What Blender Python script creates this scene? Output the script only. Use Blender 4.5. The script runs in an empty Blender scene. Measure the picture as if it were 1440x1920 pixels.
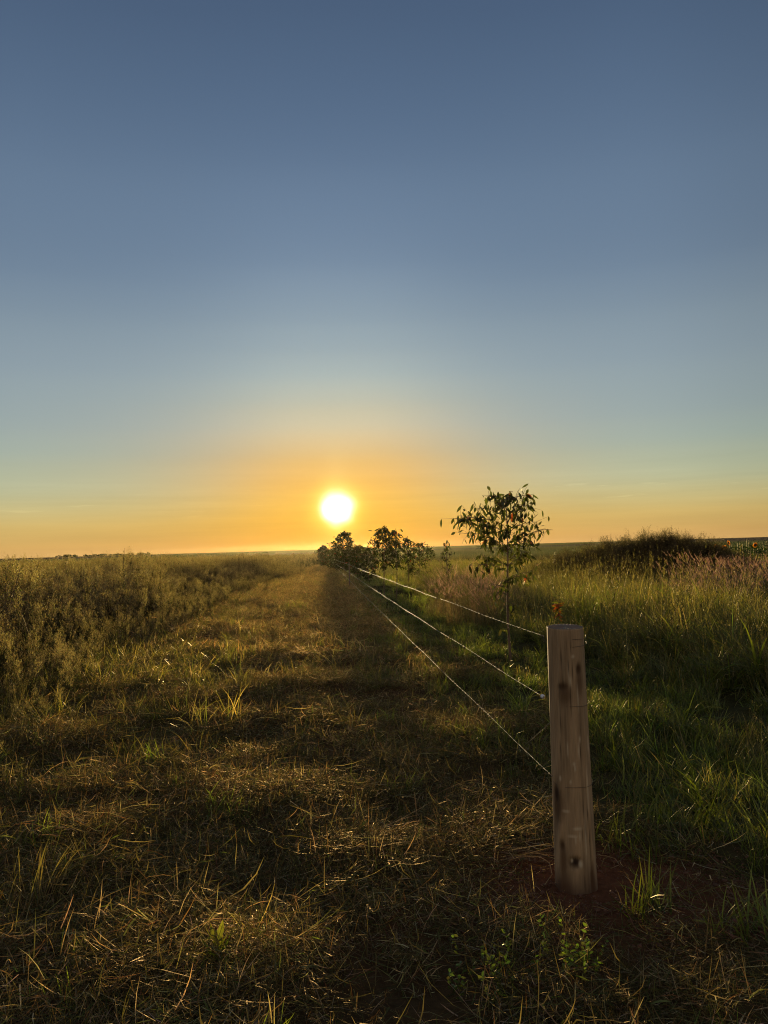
import bpy, math, random
import numpy as np
from mathutils import Vector, Matrix

R = math.radians
HAZE = 0.000024
EXPO = 0.9
rng = np.random.default_rng(11)
random.seed(11)
sc = bpy.context.scene
COL = sc.collection

# ------------------------------------------------------------------ camera
F_PX, W_PX, H_PX = 1450.0, 1440.0, 1920.0
PITCH, ROLL, CAM_Z = R(2.63), R(1.63), 1.6
cam_d = bpy.data.cameras.new('camera')
cam = bpy.data.objects.new('camera', cam_d)
COL.objects.link(cam)
sc.camera = cam
cam_d.sensor_fit = 'VERTICAL'
cam_d.angle = 2 * math.atan(H_PX / 2 / F_PX)
cam_d.clip_start, cam_d.clip_end = 0.05, 40000
CAM_M = Matrix.Rotation(R(90) + PITCH, 3, 'X') @ Matrix.Rotation(-ROLL, 3, 'Z')
cam.rotation_euler = CAM_M.to_euler()
cam.location = (0, 0, CAM_Z)


def ray(px, py):
    return (CAM_M @ Vector(((px - W_PX / 2) / F_PX, (H_PX / 2 - py) / F_PX, -1))).normalized()


def at_ground(px, py, z=0.0):
    d = ray(px, py)
    t = (z - CAM_Z) / d.z
    return Vector((d.x * t, d.y * t, z))


def at_dist(px, py, Y):
    d = ray(px, py)
    t = Y / d.y
    return Vector((d.x * t, Y, CAM_Z + d.z * t))


# ------------------------------------------------------------------ helpers
def tag(o, label=None, cat=None, group=None, kind=None):
    if label: o['label'] = label
    if cat: o['category'] = cat
    if group: o['group'] = group
    if kind: o['kind'] = kind
    return o


def empty(name, loc, rz=0.0):
    o = bpy.data.objects.new(name, None)
    o.empty_display_size = 0.2
    o.location = loc
    o.rotation_euler = (0, 0, rz)
    COL.objects.link(o)
    return o


def _hash(ix, iy, seed):
    h = (ix.astype(np.int64) * 374761393 + iy.astype(np.int64) * 668265263 + seed * 982451653) & 0x7fffffff
    h = ((h ^ (h >> 13)) * 1274126177) & 0x7fffffff
    return ((h ^ (h >> 16)) & 0xffff) / 65535.0


def vn(x, y, seed=0):
    x = np.asarray(x, float); y = np.asarray(y, float)
    ix, iy = np.floor(x), np.floor(y)
    fx, fy = x - ix, y - iy
    fx = fx * fx * (3 - 2 * fx); fy = fy * fy * (3 - 2 * fy)
    a, b = _hash(ix, iy, seed), _hash(ix + 1, iy, seed)
    c, d = _hash(ix, iy + 1, seed), _hash(ix + 1, iy + 1, seed)
    return (a * (1 - fx) + b * fx) * (1 - fy) + (c * (1 - fx) + d * fx) * fy


def sstep(a, b, x):
    t = np.clip((np.asarray(x, float) - a) / (b - a), 0, 1)
    return t * t * (3 - 2 * t)


POST_BASE = at_ground(1081, 1668)
FENCE_T = math.tan(R(4.75))


def fence_x(y):
    return POST_BASE.x - 0.05 - (np.asarray(y, float) - POST_BASE.y) * FENCE_T


def weed_x(y):      # left edge of the mown strip
    y = np.asarray(y, float)
    return -4.9 + 1.1 * sstep(13.5, 7, y) - 0.03 * y - 1.2 * (vn(y / 4.0, y * 0 + 3, 5) - .5)


MOUND = at_dist(1222, 1040, 27.0)


def height(x, y):
    x = np.asarray(x, float); y = np.asarray(y, float)
    d = np.hypot(x, y)
    near = 1 - sstep(60, 160, d)
    h = 0.05 * (vn(x / 5, y / 5, 1) - .5) + 0.085 * (vn(x / 1.3, y / 1.1, 2) - .5) + 0.11 * (vn(x / .55, y / .34, 3) - .5) + 0.045 * (vn(x / .22, y / .16, 4) - .5)
    dp = np.hypot(x - POST_BASE.x, y - POST_BASE.y)
    h = h * near * (0.12 + 0.88 * sstep(0.25, 1.3, dp))
    h = h + 0.015 * np.exp(-(dp / .3) ** 2)
    h = h - 0.4 * sstep(30, 95, d) + 1.75 * sstep(150, 690, d)
    h = h + 1.08 * np.exp(-np.abs((x - MOUND.x) / np.where(x < MOUND.x, 3.9, 3.0)) ** 3.0 - ((y - MOUND.y) / 1.8) ** 2) * (.72 + .28 * sstep(-3, 2, x - MOUND.x))
    return h


def hz(x, y):
    return float(height(np.array([x]), np.array([y]))[0])


# ------------------------------------------------------------------ materials
def new_mat(name):
    m = bpy.data.materials.new(name)
    m.use_nodes = True
    nt = m.node_tree
    nt.nodes.clear()
    out = nt.nodes.new('ShaderNodeOutputMaterial')
    return m, nt, out


def N(nt, t, **kw):
    n = nt.nodes.new(t)
    for k, v in kw.items():
        setattr(n, k, v)
    return n


def plant_mat(name, trans=0.5, gloss=0.1, rough=0.35, warm=(1.25, 1.1, 0.5), sheen=(.85, .76, .55)):
    m, nt, out = new_mat(name)
    L = nt.links.new
    at = N(nt, 'ShaderNodeAttribute', attribute_name='tint')
    oi = N(nt, 'ShaderNodeObjectInfo')
    mr = N(nt, 'ShaderNodeMapRange')
    mr.inputs[3].default_value, mr.inputs[4].default_value = 0.65, 1.35
    L(oi.outputs['Random'], mr.inputs[0])
    mul = N(nt, 'ShaderNodeVectorMath', operation='SCALE')
    L(at.outputs['Color'], mul.inputs[0]); L(mr.outputs[0], mul.inputs['Scale'])
    tc = N(nt, 'ShaderNodeVectorMath', operation='MULTIPLY')
    L(mul.outputs[0], tc.inputs[0]); tc.inputs[1].default_value = warm
    di = N(nt, 'ShaderNodeBsdfDiffuse'); L(mul.outputs[0], di.inputs[0])
    tr = N(nt, 'ShaderNodeBsdfTranslucent'); L(tc.outputs[0], tr.inputs[0])
    mx = N(nt, 'ShaderNodeMixShader'); mx.inputs[0].default_value = trans
    L(di.outputs[0], mx.inputs[1]); L(tr.outputs[0], mx.inputs[2])
    gl = N(nt, 'ShaderNodeBsdfGlossy'); gl.inputs['Roughness'].default_value = rough
    gl.inputs[0].default_value = (*sheen, 1)
    lw = N(nt, 'ShaderNodeLayerWeight'); lw.inputs[0].default_value = 0.25
    gm = N(nt, 'ShaderNodeMath', operation='MULTIPLY_ADD')
    L(lw.outputs['Fresnel'], gm.inputs[0]); gm.inputs[1].default_value = gloss * 2.2; gm.inputs[2].default_value = gloss * .25
    m2 = N(nt, 'ShaderNodeMixShader')
    L(gm.outputs[0], m2.inputs[0]); L(mx.outputs[0], m2.inputs[1]); L(gl.outputs[0], m2.inputs[2])
    L(m2.outputs[0], out.inputs[0])
    return m


M_GRASS = plant_mat('grass_blades', 0.58, 0.11, 0.38, (1.35, 1.35, .4))
M_HAY = plant_mat('dry_straw', 0.46, 0.055, 0.40, (1.2, 1.05, .55), (.84, .64, .38))
M_WEED = plant_mat('weed_leaves', 0.36, 0.05, 0.45, (1.05, 1.3, .5))
M_LEAF = plant_mat('gum_leaves', 0.5, 0.05, 0.4, (1.5, 1.25, .4))
M_PLUME = plant_mat('grass_plumes', 0.5, 0.05, 0.5, (1.15, 1.0, .8))
M_PETAL = plant_mat('sunflower_petals', 0.5, 0.04, 0.5, (1.1, .9, .5))


def simple_mat(name, col, rough=0.7, metal=0.0, bump=None, var=0.0, scale=30):
    m, nt, out = new_mat(name)
    L = nt.links.new
    b = N(nt, 'ShaderNodeBsdfPrincipled')
    b.inputs['Base Color'].default_value = (*col, 1)
    b.inputs['Roughness'].default_value = rough
    b.inputs['Metallic'].default_value = metal
    if var:
        tcn = N(nt, 'ShaderNodeTexCoord'); no = N(nt, 'ShaderNodeTexNoise')
        no.inputs['Scale'].default_value = scale; no.inputs['Detail'].default_value = 4
        L(tcn.outputs['Object'], no.inputs['Vector'])
        r = N(nt, 'ShaderNodeMapRange'); r.inputs[3].default_value = 1 - var; r.inputs[4].default_value = 1 + var
        L(no.outputs[0], r.inputs[0])
        s = N(nt, 'ShaderNodeVectorMath', operation='SCALE'); s.inputs[0].default_value = col
        L(r.outputs[0], s.inputs['Scale']); L(s.outputs[0], b.inputs['Base Color'])
    L(b.outputs[0], out.inputs[0])
    return m


M_BARK = simple_mat('young_bark', (.12, .075, .045), .8, var=.35, scale=40)
M_WIRE = simple_mat('galvanised_wire', (.27, .25, .21), .55, 1.0)
M_WRAP = simple_mat('rusted_wire', (.09, .07, .055), .6, .6)
M_INSUL = simple_mat('insulator_plastic', (.62, .66, .74), .18, var=.1)
M_STAKE = simple_mat('stake_wood', (.16, .11, .075), .85, var=.3)
M_DISC = simple_mat('sunflower_disc', (.035, .02, .012), .9, var=.4, scale=200)


# ------------------------------------------------------------------ mesh builder
class MB:
    def __init__(self):
        self.v, self.f, self.c = [], [], []

    def add(self, vs, fs, cs):
        b = len(self.v)
        self.v += vs
        self.f += [tuple(i + b for i in q) for q in fs]
        self.c += cs

    def blade(self, p, az, length, width, lean, droop, col, tip=None, seg=4, twist=0.0, prof=None):
        """a flat strip that starts at p, leans from the vertical by lean and bends over by droop (radians)"""
        tip = tip or col
        p = Vector(p)
        vs, cs = [], []
        a = lean
        d = Vector((math.sin(az), math.cos(az), 0))
        sd0 = Vector((math.cos(az), -math.sin(az), 0))
        step = length / seg
        q = p.copy()
        for i in range(seg + 1):
            t = i / seg
            w = width * .5 * (prof[i] if prof else (0.75 + .6 * t * (1 - t) - .7 * t * t) if i < seg else 0.04)
            sd = sd0
            if twist:
                n = d * -math.cos(a) + Vector((0, 0, math.sin(a)))
                sd = sd0 * math.cos(twist * t) + n * math.sin(twist * t)
            vs += [tuple(q - sd * w), tuple(q + sd * w)]
            k = tuple(col[j] * (1 - t) + tip[j] * t for j in range(3))
            cs += [k, k]
            a2 = a + droop / seg
            q = q + (d * math.sin(a) + Vector((0, 0, math.cos(a)))) * step
            a = a2
        self.add(vs, [(2 * i, 2 * i + 1, 2 * i + 3, 2 * i + 2) for i in range(seg)], cs)
        return q

    def leaf(self, p, d, length, width, col, normal=None, fold=.25, bend=0.25):
        """a lanceolate leaf from p along d"""
        d = Vector(d).normalized()
        n = Vector(normal) if normal else Vector((random.gauss(0, 1), random.gauss(0, 1), random.gauss(0, .6)))
        s = d.cross(n)
        if s.length < 1e-4: s = d.orthogonal()
        s.normalize(); n = s.cross(d)
        p = Vector(p)
        pr = [(0, .05), (.22, .75), (.5, 1.0), (.78, .6), (1, 0.03)]
        vs = []
        for t, w in pr:
            c = p + d * length * t + n * (bend * length * (t * t - t * .6))
            h = s * width * .5 * w
            up = n * width * .5 * w * fold
            vs += [tuple(c - h + up), tuple(c), tuple(c + h + up)]
        fs = []
        for i in range(4):
            b = i * 3
            fs += [(b, b + 1, b + 4, b + 3), (b + 1, b + 2, b + 5, b + 4)]
        self.add(vs, fs, [col] * len(vs))

    def quad(self, p, u, v, col):
        p = Vector(p)
        self.add([tuple(p - u - v), tuple(p + u - v), tuple(p + u + v), tuple(p - u + v)], [(0, 1, 2, 3)], [col] * 4)

    def tube(self, pts, rad, col, n=6, cap=True):
        pts = [Vector(p) for p in pts]
        if not isinstance(rad, (list, tuple)): rad = [rad] * len(pts)
        vs, fs = [], []
        up = None
        for i, p in enumerate(pts):
            d = (pts[min(i + 1, len(pts) - 1)] - pts[max(i - 1, 0)]).normalized()
            if up is None: up = d.orthogonal().normalized()
            up = (up - d * up.dot(d)).normalized()
            s = d.cross(up)
            for k in range(n):
                a = 2 * math.pi * k / n
                vs.append(tuple(p + (up * math.cos(a) + s * math.sin(a)) * rad[i]))
        for i in range(len(pts) - 1):
            for k in range(n):
                k2 = (k + 1) % n
                fs.append((i * n + k, i * n + k2, (i + 1) * n + k2, (i + 1) * n + k))
        if cap:
            fs.append(tuple(range(n))[::-1]); fs.append(tuple((len(pts) - 1) * n + k for k in range(n)))
        self.add(vs, fs, [col] * len(vs))

    def mesh(self, name, mat, smooth=False):
        me = bpy.data.meshes.new(name)
        me.from_pydata(self.v, [], self.f)
        a = me.attributes.new('tint', 'FLOAT_COLOR', 'POINT')
        arr = np.ones((len(self.v), 4), np.float32)
        arr[:, :3] = np.array(self.c, np.float32)
        a.data.foreach_set('color', arr.ravel())
        me.materials.append(mat)
        if smooth: me.polygons.foreach_set('use_smooth', [True] * len(me.polygons))
        me.update()
        return me

    def build(self, name, mat, parent=None, smooth=False, link=True):
        o = bpy.data.objects.new(name, self.mesh(name, mat, smooth))
        if link: COL.objects.link(o)
        if parent: o.parent = parent
        return o


U = random.uniform


def jit(c, v=.25):
    k = U(1 - v, 1 + v)
    return tuple(max(.004, x * k * U(1 - v * .4, 1 + v * .4)) for x in c)


# palettes (base colours of the plants; two straw ones also hold sun and shade)
GREEN = [(.074, .108, .028), (.095, .125, .032), (.060, .092, .026), (.112, .125, .036)]
LIME = [(.13, .19, .032), (.17, .21, .036)]
HAY_SHADED = [(.22, .165, .08), (.15, .11, .052), (.32, .25, .13), (.085, .062, .032), (.17, .095, .045), (.15, .125, .048), (.11, .10, .036), (.07, .055, .025), (.44, .35, .20), (.12, .115, .04)]  # foreground straw, its colours darkened to stand for shade
STRAW_LIT = [(.54, .41, .19), (.44, .32, .14), (.62, .50, .27), (.34, .24, .10), (.46, .28, .12)]  # straw brightened in colour, standing in for sunlight on the far track
DRY = [(.33, .235, .10), (.23, .16, .07), (.44, .34, .17), (.13, .085, .04), (.26, .135, .06), (.20, .16, .05), (.15, .13, .045), (.10, .07, .03)]
OLIVE = [(.11, .10, .032), (.13, .11, .04), (.09, .09, .028)]
WEEDG = [(.048, .056, .021), (.062, .068, .027), (.040, .046, .019), (.075, .064, .028), (.09, .062, .030)]
SEED = [(.40, .27, .14), (.36, .22, .12), (.48, .35, .19), (.32, .18, .10)]
PINK = [(.40, .25, .19), (.34, .20, .15), (.46, .32, .24)]
PICK = random.choice


# ------------------------------------------------------------------ scatter (stuff only)
def template_collection(name, meshes):
    c = bpy.data.collections.new(name)
    for i, me in enumerate(meshes):
        c.objects.link(bpy.data.objects.new(f'{name}_{i:02d}', me))
    return c


def scatter(name, coll, n_t, pts, scl, tilt=.12, label=None, cat=None, squash=None):
    n = len(pts)
    me = bpy.data.meshes.new(name)
    me.vertices.add(n)
    me.vertices.foreach_set('co', np.asarray(pts, np.float32).ravel())
    a = me.attributes.new('pick', 'INT', 'POINT'); a.data.foreach_set('value', rng.integers(0, n_t, n).astype(np.int32))
    rot = np.stack([rng.normal(0, tilt, n), rng.normal(0, tilt, n), rng.uniform(0, 2 * np.pi, n)], 1)
    a = me.attributes.new('turn', 'FLOAT_VECTOR', 'POINT'); a.data.foreach_set('vector', rot.astype(np.float32).ravel())
    s3 = np.stack([scl, scl, scl * (squash if squash is not None else 1)], 1)
    a = me.attributes.new('size', 'FLOAT_VECTOR', 'POINT'); a.data.foreach_set('vector', s3.astype(np.float32).ravel())
    o = bpy.data.objects.new(name, me)
    COL.objects.link(o)
    ng = bpy.data.node_groups.new(name, 'GeometryNodeTree')
    ng.interface.new_socket('Geometry', in_out='INPUT', socket_type='NodeSocketGeometry')
    ng.interface.new_socket('Geometry', in_out='OUTPUT', socket_type='NodeSocketGeometry')
    gi, go = ng.nodes.new('NodeGroupInput'), ng.nodes.new('NodeGroupOutput')
    ci = ng.nodes.new('GeometryNodeCollectionInfo')
    ci.inputs['Collection'].default_value = coll
    ci.inputs['Separate Children'].default_value = True
    ci.inputs['Reset Children'].default_value = True
    ip = ng.nodes.new('GeometryNodeInstanceOnPoints')
    ip.inputs['Pick Instance'].default_value = True

    def na(nm, ty):
        q = ng.nodes.new('GeometryNodeInputNamedAttribute'); q.data_type = ty
        q.inputs['Name'].default_value = nm
        return q.outputs['Attribute']
    er = ng.nodes.new('FunctionNodeEulerToRotation')
    L = ng.links.new
    L(gi.outputs[0], ip.inputs['Points']); L(ci.outputs[0], ip.inputs['Instance'])
    L(na('pick', 'INT'), ip.inputs['Instance Index'])
    L(na('turn', 'FLOAT_VECTOR'), er.inputs[0]); L(er.outputs[0], ip.inputs['Rotation'])
    L(na('size', 'FLOAT_VECTOR'), ip.inputs['Scale'])
    L(ip.outputs[0], go.inputs[0])
    md = o.modifiers.new('scatter', 'NODES'); md.node_group = ng
    tag(o, label, cat, kind='stuff')
    return o


def grid_points(x0, x1, y0, y1, step):
    xs = np.arange(x0, x1, step); ys = np.arange(y0, y1, step)
    X, Y = np.meshgrid(xs, ys)
    X = X.ravel() + rng.uniform(-.5, .5, X.size) * step
    Y = Y.ravel() + rng.uniform(-.5, .5, Y.size) * step
    return X, Y


def in_view(X, Y, pad=.8):
    return np.abs(X) < Y * .545 + pad


def lift(X, Y, dz=0.0):
    return np.stack([X, Y, height(X, Y) + dz], 1)


# ------------------------------------------------------------------ world
SUN_D = ray(633, 953)
SUN_EL = math.asin(SUN_D.z)
SUN_AZ = math.atan2(SUN_D.x, SUN_D.y)


def build_world():
    w = bpy.data.worlds.new('World')
    sc.world = w
    w.use_nodes = True
    nt = w.node_tree
    nt.nodes.clear()
    L = nt.links.new
    out = N(nt, 'ShaderNodeOutputWorld'); bg = N(nt, 'ShaderNodeBackground')
    L(bg.outputs[0], out.inputs[0])
    tc = N(nt, 'ShaderNodeTexCoord')
    D = tc.outputs['Generated']

    def math_(op, a, b=None, c=None):
        m = N(nt, 'ShaderNodeMath', operation=op)
        for i, q in enumerate((a, b, c)):
            if q is None: continue
            if hasattr(q, 'is_output'): L(q, m.inputs[i])
            else: m.inputs[i].default_value = q
        return m.outputs[0]
    sep = N(nt, 'ShaderNodeSeparateXYZ'); L(D, sep.inputs[0])
    el = math_('MULTIPLY', math_('ARCSINE', sep.outputs[2]), 180 / math.pi)
    dt = N(nt, 'ShaderNodeVectorMath', operation='DOT_PRODUCT'); L(D, dt.inputs[0]); dt.inputs[1].default_value = SUN_D
    ang = math_('MULTIPLY', math_('ARCCOSINE', math_('MINIMUM', dt.outputs['Value'], 1.0)), 180 / math.pi)
    az = math_('MULTIPLY', math_('ARCTAN2', sep.outputs[0], sep.outputs[1]), 180 / math.pi)
    daz = math_('ABSOLUTE', math_('SUBTRACT', az, math.degrees(SUN_AZ)))

    def s2l(c):
        c = c / 255
        return c / 12.92 if c <= .04045 else ((c + .055) / 1.055) ** 2.4

    def ramp(stops):
        r = N(nt, 'ShaderNodeValToRGB')
        r.color_ramp.interpolation = 'CARDINAL'
        e = r.color_ramp.elements
        while len(e) < len(stops): e.new(.5)
        for k, (deg, c) in enumerate(stops):
            e[k].position = max(0, min(1, deg / 90))
            e[k].color = (*[s2l(x) for x in c], 1)
        return r
    f = math_('MULTIPLY', math_('MAXIMUM', el, 0.0), 1 / 90)
    FAR_PX = [(20, 1042, (208, 166, 102)), (20, 1020, (210, 173, 104)), (20, 980, (203, 182, 120)), (20, 930, (185, 188, 151)), (20, 862, (164, 179, 165)),
              (23, 803, (151, 168, 168)), (20, 700, (141, 158, 167)), (20, 600, (129, 147, 161)), (20, 500, (112, 132, 153)),
              (1008, 308, (97, 118, 143)), (1008, 8, (75, 95, 122))]
    far = ramp([(max(0, math.degrees(math.asin(ray(a, b_).z))), c_) for a, b_, c_ in FAR_PX] + [(60, (70, 86, 112)), (90, (66, 80, 106))])
    NEAR_END = [(60, (70, 86, 112)), (90, (66, 80, 106))]
    near = ramp([(0, (234, 150, 34)), (1.2, (241, 170, 50)), (3, (245, 184, 72)), (5.2, (241, 187, 100)), (6.8, (227, 188, 124)),
                 (8.7, (214, 197, 160)), (10.5, (196, 193, 171)), (12.4, (177, 186, 180)), (14.3, (160, 174, 178)), (16.5, (145, 162, 173)),
                 (20.5, (121, 141, 162)), (27, (98, 119, 145)), (36, (75, 95, 122))] + NEAR_END)
    L(f, far.inputs[0]); L(f, near.inputs[0])
    wgt = math_('DIVIDE', 1.0, math_('ADD', 1.0, math_('POWER', math_('MULTIPLY', daz, 1 / 9.5), 2.6)))
    mx = N(nt, 'ShaderNodeMix', data_type='RGBA'); L(wgt, mx.inputs['Factor']); L(far.outputs[0], mx.inputs['A']); L(near.outputs[0], mx.inputs['B'])
    # unseen sky opposite the sun, paled and warmed to light post and shaded ground
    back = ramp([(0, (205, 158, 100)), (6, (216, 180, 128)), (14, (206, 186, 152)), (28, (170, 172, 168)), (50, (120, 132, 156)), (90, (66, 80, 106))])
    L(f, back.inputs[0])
    fill_mix = N(nt, 'ShaderNodeMapRange', interpolation_type='SMOOTHSTEP')
    L(daz, fill_mix.inputs[0]); fill_mix.inputs[1].default_value = 45; fill_mix.inputs[2].default_value = 130
    v = N(nt, 'ShaderNodeMix', data_type='RGBA'); L(fill_mix.outputs[0], v.inputs['Factor'])
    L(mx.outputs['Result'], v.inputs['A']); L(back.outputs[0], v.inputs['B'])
    # thin streaks of cloud low over the horizon
    cb = N(nt, 'ShaderNodeCombineXYZ')
    L(math_('MULTIPLY', az, .055), cb.inputs[0]); L(math_('MULTIPLY', el, 1.15), cb.inputs[1])
    no = N(nt, 'ShaderNodeTexNoise'); no.inputs['Scale'].default_value = 1.0; no.inputs['Detail'].default_value = 5
    no.inputs['Roughness'].default_value = .6
    L(cb.outputs[0], no.inputs['Vector'])
    low = N(nt, 'ShaderNodeMapRange', interpolation_type='SMOOTHSTEP'); L(el, low.inputs[0])
    low.inputs[1].default_value = 7.5; low.inputs[2].default_value = 3.0
    st = math_('MULTIPLY', math_('SUBTRACT', no.outputs[0], .5), low.outputs[0])
    cb2 = N(nt, 'ShaderNodeCombineXYZ')
    L(math_('MULTIPLY', az, .32), cb2.inputs[0]); L(math_('MULTIPLY', el, 3.4), cb2.inputs[1]); cb2.inputs[2].default_value = 3.7
    no2 = N(nt, 'ShaderNodeTexNoise'); no2.inputs['Scale'].default_value = 1.0; no2.inputs['Detail'].default_value = 3
    L(cb2.outputs[0], no2.inputs['Vector'])
    wisp = N(nt, 'ShaderNodeMapRange', interpolation_type='SMOOTHSTEP'); L(no2.outputs[0], wisp.inputs[0])
    wisp.inputs[1].default_value = .62; wisp.inputs[2].default_value = .78
    bnd = N(nt, 'ShaderNodeMapRange', interpolation_type='SMOOTHSTEP'); L(math_('ABSOLUTE', math_('SUBTRACT', el, 3.6)), bnd.inputs[0])
    bnd.inputs[1].default_value = 1.3; bnd.inputs[2].default_value = .5
    wz = math_('MULTIPLY', wisp.outputs[0], bnd.outputs[0])
    edge = N(nt, 'ShaderNodeMapRange', interpolation_type='SMOOTHSTEP'); L(daz, edge.inputs[0])
    edge.inputs[1].default_value = 21; edge.inputs[2].default_value = 34; edge.inputs[3].default_value = 1; edge.inputs[4].default_value = .84
    k = math_('MULTIPLY', edge.outputs[0], math_('ADD', math_('MULTIPLY_ADD', st, .34, 1.0), math_('MULTIPLY', wz, .12)))
    v2 = N(nt, 'ShaderNodeVectorMath', operation='SCALE'); L(v.outputs['Result'], v2.inputs[0]); L(k, v2.inputs['Scale'])

    # glow of the sun in the air, then the burnt-out sun itself
    def glow(base, width, powr, col):
        g = math_('EXPONENT', math_('MULTIPLY', math_('POWER', math_('MULTIPLY', base, 1 / width), powr), -1.0))
        s = N(nt, 'ShaderNodeVectorMath', operation='SCALE'); s.inputs[0].default_value = col; L(g, s.inputs['Scale'])
        return s.outputs[0]

    def add(a, b):
        s = N(nt, 'ShaderNodeVectorMath', operation='ADD'); L(a, s.inputs[0]); L(b, s.inputs[1]); return s.outputs[0]
    wob = N(nt, 'ShaderNodeTexNoise'); wob.inputs['Scale'].default_value = 34; wob.inputs['Detail'].default_value = 1
    L(D, wob.inputs['Vector'])
    angw = math_('ADD', ang, math_('MULTIPLY', math_('SUBTRACT', wob.outputs[0], .5), .6))
    c = add(v2.outputs[0], glow(ang, 4.6, 1.5, (.10, .075, .015)))
    c = add(c, glow(angw, 1.75, 2.6, (.38, .40, .06)))
    c = add(c, glow(angw, .94, 2.7, (3.2, 3.0, 2.6)))
    # a faint pillar above the sun
    pl = math_('EXPONENT', math_('MULTIPLY', math_('POWER', math_('MULTIPLY', daz, 1 / 0.9), 2.0), -1.0))
    pv = N(nt, 'ShaderNodeMapRange', interpolation_type='SMOOTHSTEP'); L(el, pv.inputs[0]); pv.inputs[1].default_value = 9.5; pv.inputs[2].default_value = 4.0
    pg = N(nt, 'ShaderNodeVectorMath', operation='SCALE'); pg.inputs[0].default_value = (.05, .045, .018)
    L(math_('MULTIPLY', pl, pv.outputs[0]), pg.inputs['Scale'])
    c = add(c, pg.outputs[0])
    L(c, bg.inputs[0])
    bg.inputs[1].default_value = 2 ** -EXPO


build_world()
sun_d = bpy.data.lights.new('sun', 'SUN')
sun_d.energy = 5.0
sun_d.angle = R(.6)
sun_d.color = (1.0, .74, .38)
sun = bpy.data.objects.new('sun', sun_d)
COL.objects.link(sun)
sun.rotation_euler = SUN_D.to_track_quat('Z', 'Y').to_euler()
sun.location = (-5, 60, 20)


# ------------------------------------------------------------------ ground
def build_ground():
    na = 520
    # finer angular steps in front of the camera
    t = np.linspace(-1, 1, na + 1)[:-1]
    th = np.pi * (0.35 * t + 0.65 * t ** 3)
    rr = np.concatenate([np.linspace(.25, 12, 210), 12 * np.exp(np.linspace(0, math.log(60 / 12), 220))[1:], 60 * np.exp(np.linspace(0, math.log(720 / 60), 90))[1:]])
    TH, RR = np.meshgrid(th, rr)
    X, Y = RR * np.sin(TH), RR * np.cos(TH)
    Z = height(X, Y)
    nr = len(rr)
    v = np.stack([X.ravel(), Y.ravel(), Z.ravel()], 1)
    v = np.vstack([v, [[0, 0, hz(0, 0)]]])
    i = np.arange(nr - 1)[:, None] * na; j = np.arange(na)[None, :]; j2 = (j + 1) % na
    q = np.stack([i + j, i + na + j, i + na + j2, i + j2], -1).reshape(-1, 4)
    c = len(v) - 1
    tri = np.stack([np.full(na, c), np.arange(na), (np.arange(na) + 1) % na], 1)
    me = bpy.data.meshes.new('ground')
    me.from_pydata(v.tolist(), [], q.tolist() + tri.tolist())
    me.polygons.foreach_set('use_smooth', [True] * len(me.polygons))
    # what covers the soil where
    X, Y = v[:, 0], v[:, 1]
    d = np.hypot(X, Y)
    soil = np.array([.125, .052, .026]); litter = np.array([.060, .043, .019]); green = np.array([.050, .044, .018])
    dp = np.hypot((X - POST_BASE.x - .12) / 1.25, Y - POST_BASE.y + .02)
    bare = 1 - sstep(.35, .85, dp + .35 * (vn(X / .2, Y / .2, 8) - .5))
    n1 = vn(X / .7, Y / .7, 9)
    col = litter[None] * (1 - n1[:, None] * .5) + soil[None] * (n1[:, None] * .5)
    g = sstep(-.4, 1.2, X - fence_x(Y))[:, None]
    col = col * (1 - g) + green[None] * g
    gl = sstep(.5, -1.5, X - weed_x(Y))[:, None]
    col = col * (1 - gl) + np.array([.055, .058, .02])[None] * gl
    col = col * (1 - bare[:, None]) + soil[None] * bare[:, None]
    # farmland beyond: broad fields in bands
    ff = sstep(90, 170, d)[:, None]
    crop = np.stack([.14 + .06 * vn(X / 300, Y / 160, 20), .16 + .04 * vn(X / 260, Y / 200, 21), .045 + 0 * X], 1)
    pl = sstep(.5, .56, vn(X / 300 + 3, Y / 160, 22))[:, None] * sstep(260, 420, d)[:, None]
    crop = crop * (1 - pl) + np.array([.11, .085, .06])[None] * pl
    col = col * (1 - ff) + crop * ff
    a = me.attributes.new('tint', 'FLOAT_COLOR', 'POINT')
    a.data.foreach_set('color', np.hstack([col, np.ones((len(col), 1))]).astype(np.float32).ravel())
    m, nt, out = new_mat('soil_and_litter')
    L = nt.links.new
    at = N(nt, 'ShaderNodeAttribute', attribute_name='tint')
    geo = N(nt, 'ShaderNodeNewGeometry')
    n1 = N(nt, 'ShaderNodeTexNoise'); n1.inputs['Scale'].default_value = 22; n1.inputs['Detail'].default_value = 8; n1.inputs['Roughness'].default_value = .7
    L(geo.outputs['Position'], n1.inputs['Vector'])
    mr = N(nt, 'ShaderNodeMapRange'); L(n1.outputs[0], mr.inputs[0]); mr.inputs[1].default_value = .25; mr.inputs[2].default_value = .75
    mr.inputs[3].default_value = .55; mr.inputs[4].default_value = 1.45
    s = N(nt, 'ShaderNodeVectorMath', operation='SCALE'); L(at.outputs['Color'], s.inputs[0]); L(mr.outputs[0], s.inputs['Scale'])
    b = N(nt, 'ShaderNodeBsdfPrincipled'); b.inputs['Roughness'].default_value = .95
    b.inputs['Specular IOR Level'].default_value = 0
    L(s.outputs[0], b.inputs['Base Color'])
    bp = N(nt, 'ShaderNodeBump'); bp.inputs['Strength'].default_value = .7; bp.inputs['Distance'].default_value = .02
    L(n1.outputs[0], bp.inputs['Height']); L(bp.outputs[0], b.inputs['Normal'])
    L(b.outputs[0], out.inputs[0])
    me.materials.append(m)
    o = bpy.data.objects.new('ground', me)
    COL.objects.link(o)
    o['kind'] = 'structure'


build_ground()


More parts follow.
